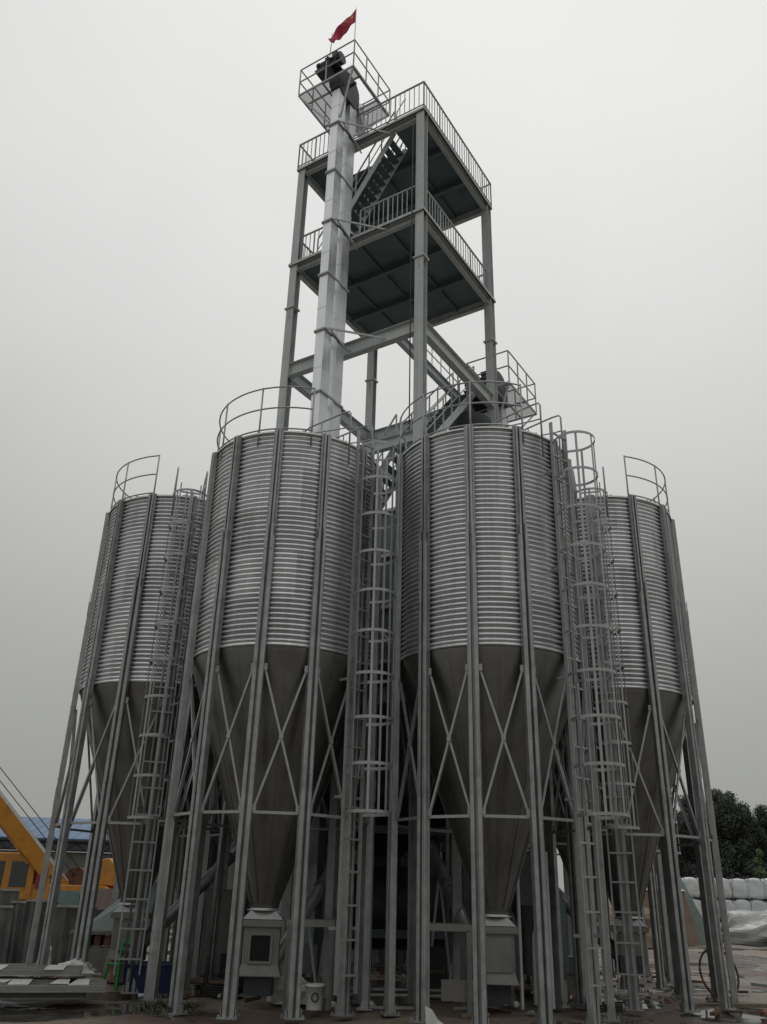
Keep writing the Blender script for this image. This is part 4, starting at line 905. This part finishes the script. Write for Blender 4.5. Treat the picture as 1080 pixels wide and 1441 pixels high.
m = MB(); m.add([(0, 0, 0), (1.4, -.4, 0), (.1, .2, 3.3), (-.4, 0, 3.4), (.3, 1.5, 0)], [(0, 1, 2, 3), (1, 4, 2), (4, 3, 2), (0, 3, 4)]); o = m.build('tarpaulin', 'tarp', None, (16.25, 49, 0)); tag(o, 'tall pale teal sheet hanging at the left end of the bag stack', 'tarpaulin')
lump('dirt_mound', (11.2, 44, 0), (2.4, 1.8, 1.5), 19, 'sand', 'brown dirt mound behind the outer right silo', 'mound', sub=4, amp=.25)
pc = empty('plastic_cover', (11.5, 46.5, 0), 0, 'white draped sheet glimpsed behind the right silo legs', 'cover'); m = MB(); m.add([(-1.5, -1, 0), (1.5, -1, 0), (1.6, 1, 0), (-1.4, 1, 0), (-.9, -.5, 4.2), (.8, -.5, 3.6), (.7, .6, 3.8), (-.9, .6, 4.4)], [(0, 1, 5, 4), (1, 2, 6, 5), (2, 3, 7, 6), (3, 0, 4, 7), (4, 5, 6, 7)]); m.build('sheet', 'bag', pc)
for i, x in enumerate((20.5, 23.8, 26.2)):
    m = MB(); m.path([(.42*cos(2*pi*k/20), .42*sin(2*pi*k/20), 0) for k in range(20)], .15, 10, True); o = m.build('tyre', 'tyre', None, (x, 46.5+i, .2)); o.rotation_euler[0] = R_((0, 70, 20)[i]); tag(o, ('black tyre lying flat before the grey plastic pile', 'black tyre tipped up before the grey plastic pile', 'black tyre at the right end of the grey plastic pile')[i], 'tyre')
# ring at right, leaning on the outer leg
m = MB(); m.path([(.45*cos(2*pi*k/36), 0, .45+.45*sin(2*pi*k/36)) for k in range(36)], .022, 8, True); o = m.build('steel_hoop', 'rust', None, (6.95, 19.0, .02)); o.rotation_euler = (R_(-12), 0, R_(20)); tag(o, 'thin rusty hoop leaning on the outer leg of the right silo', 'hoop')
o = MB().box((0, 0, .04), (1.7, .14, .06)).build('timber_plank', 'wood', None, (6.5, 17.6, .0), R_(12)); tag(o, 'dark plank lying on the mud at the right silo feet', 'plank')
pm = empty('small_motor', (7.6, 24.5, 0), R_(20), 'small rusty motor lying on the mud right of the silos', 'motor'); MB().tube((-.2, 0, .18), (.2, 0, .18), .14, 14).build('body', 'rust', pm); MB().box((0, 0, .03), (.5, .3, .05)).build('base', 'dark', pm)
# ---------------------------------------------------------------- trees
def tree_mesh(seed, h, rad, n, leafsize, base=.12, conic=False):
    rnd = random.Random(seed); tr = MB(); tr.tube((0, 0, 0), (.1, 0, h*.5), h*.02+.03, 8, h*.012)
    cl = []
    for i in range(18):
        a = rnd.uniform(0, 2*pi); z = h*rnd.uniform(base+.05, .85); k = (1-z/h)**.6 if conic else math.sqrt(max(.05, 1-((z/h-.5)/.55)**2))
        r = rad*k*rnd.uniform(.35, .9); c = Vector((r*cos(a), r*sin(a), z)); cl.append((c, rad*rnd.uniform(.28, .5)*(.6 if conic else 1)))
        tr.tube((0, 0, z*.55), c, .05, 5, .015)
    for z in (.55, .7, .85, .94): cl.append((Vector((rnd.uniform(-.2, .2), rnd.uniform(-.2, .2), h*z-rad*.1)), rad*(.5 if z < .8 else .28)*(.7 if conic else 1)))
    lv = MB()
    for i in range(n):
        c, r = rnd.choice(cl); d = Vector((rnd.gauss(0, 1), rnd.gauss(0, 1), rnd.gauss(0, 1))).normalized(); p_ = c+d*r*(rnd.random()**.4)*rnd.uniform(.8, 1.12); 
        if p_.z < h*base*.6: continue
        s = leafsize*rnd.uniform(.6, 1.4); a = Vector((rnd.gauss(0, 1), rnd.gauss(0, 1), rnd.gauss(0, 1))).normalized(); b = a.cross(d+Vector((.01, 0, 0))).normalized()
        lv.add([p_-a*s, p_-b*s*.5, p_+a*s, p_+b*s*.5], [(0, 1, 2, 3)])
    return tr, lv
TV = []
for sd_, h, rad in ((1, 11.5, 2.7), (2, 12.6, 2.9), (3, 10.8, 2.6)):
    tr, lv = tree_mesh(sd_, h, rad, 16000, .11, .03); me = bpy.data.meshes.new('crown'); me.from_pydata(lv.v, [], lv.f); me.materials.append(G['leafd']); TV.append((tr.mesh('trunk', 'bark'), me))
k = 0
for row, (yy, x0, n_) in enumerate(((88, 23.8, 11), (94, 24.9, 11))):
    for i in range(n_):
        t = empty('broadleaf_tree', (x0+i*2.4+random.uniform(-.5, .5), yy+random.uniform(-1.5, 1.5), 0), random.uniform(0, 6.2), 'dark green tree, %s from the left in the %s row beyond the bulk bags' % ((ords+['eleventh'])[i], ('nearer', 'farther')[row]), 'tree', 'dark trees in a belt beyond the bulk bags')
        s = random.uniform(.99, 1.07); t.scale = (s, s, s); a, b = TV[k % 3]; k += 1; link('trunk', a, t); link('crown', b, t)
tr, lv = tree_mesh(9, 6.2, 1.35, 5000, .13, .05, True); t = empty('small_tree', (29.6, 70, 0), 0, 'small pale green pointed tree in front of the dark trees', 'tree'); tr.build('trunk', 'bark', t)
me = bpy.data.meshes.new('crown'); me.from_pydata(lv.v, [], lv.f); me.materials.append(G['leafl']); link('crown', me, t)
# weeds at the foot of the left front silo
rnd = random.Random(8); lv = MB()
for i in range(600):
    x, y = rnd.gauss(0, .20), rnd.gauss(0, .16); h = rnd.uniform(.03, .16); a = rnd.uniform(0, 6.28); d = Vector((cos(a), sin(a), 0)); p_ = Vector((x, y, 0))
    lv.add([p_, p_+d*.06+Vector((0, 0, h*.6)), p_+d*.12+Vector((0, 0, h)), p_+d*.03+Vector((0.02, .02, h*.5))], [(0, 1, 2, 3)])
me = bpy.data.meshes.new('weed_clump'); me.from_pydata(lv.v, [], lv.f); me.materials.append(G['weed']); o = link('weed_clump', me, None, (-3.1, 14.9, 0)); tag(o, 'low green weed clump on the mud near the left front silo legs', 'weeds')
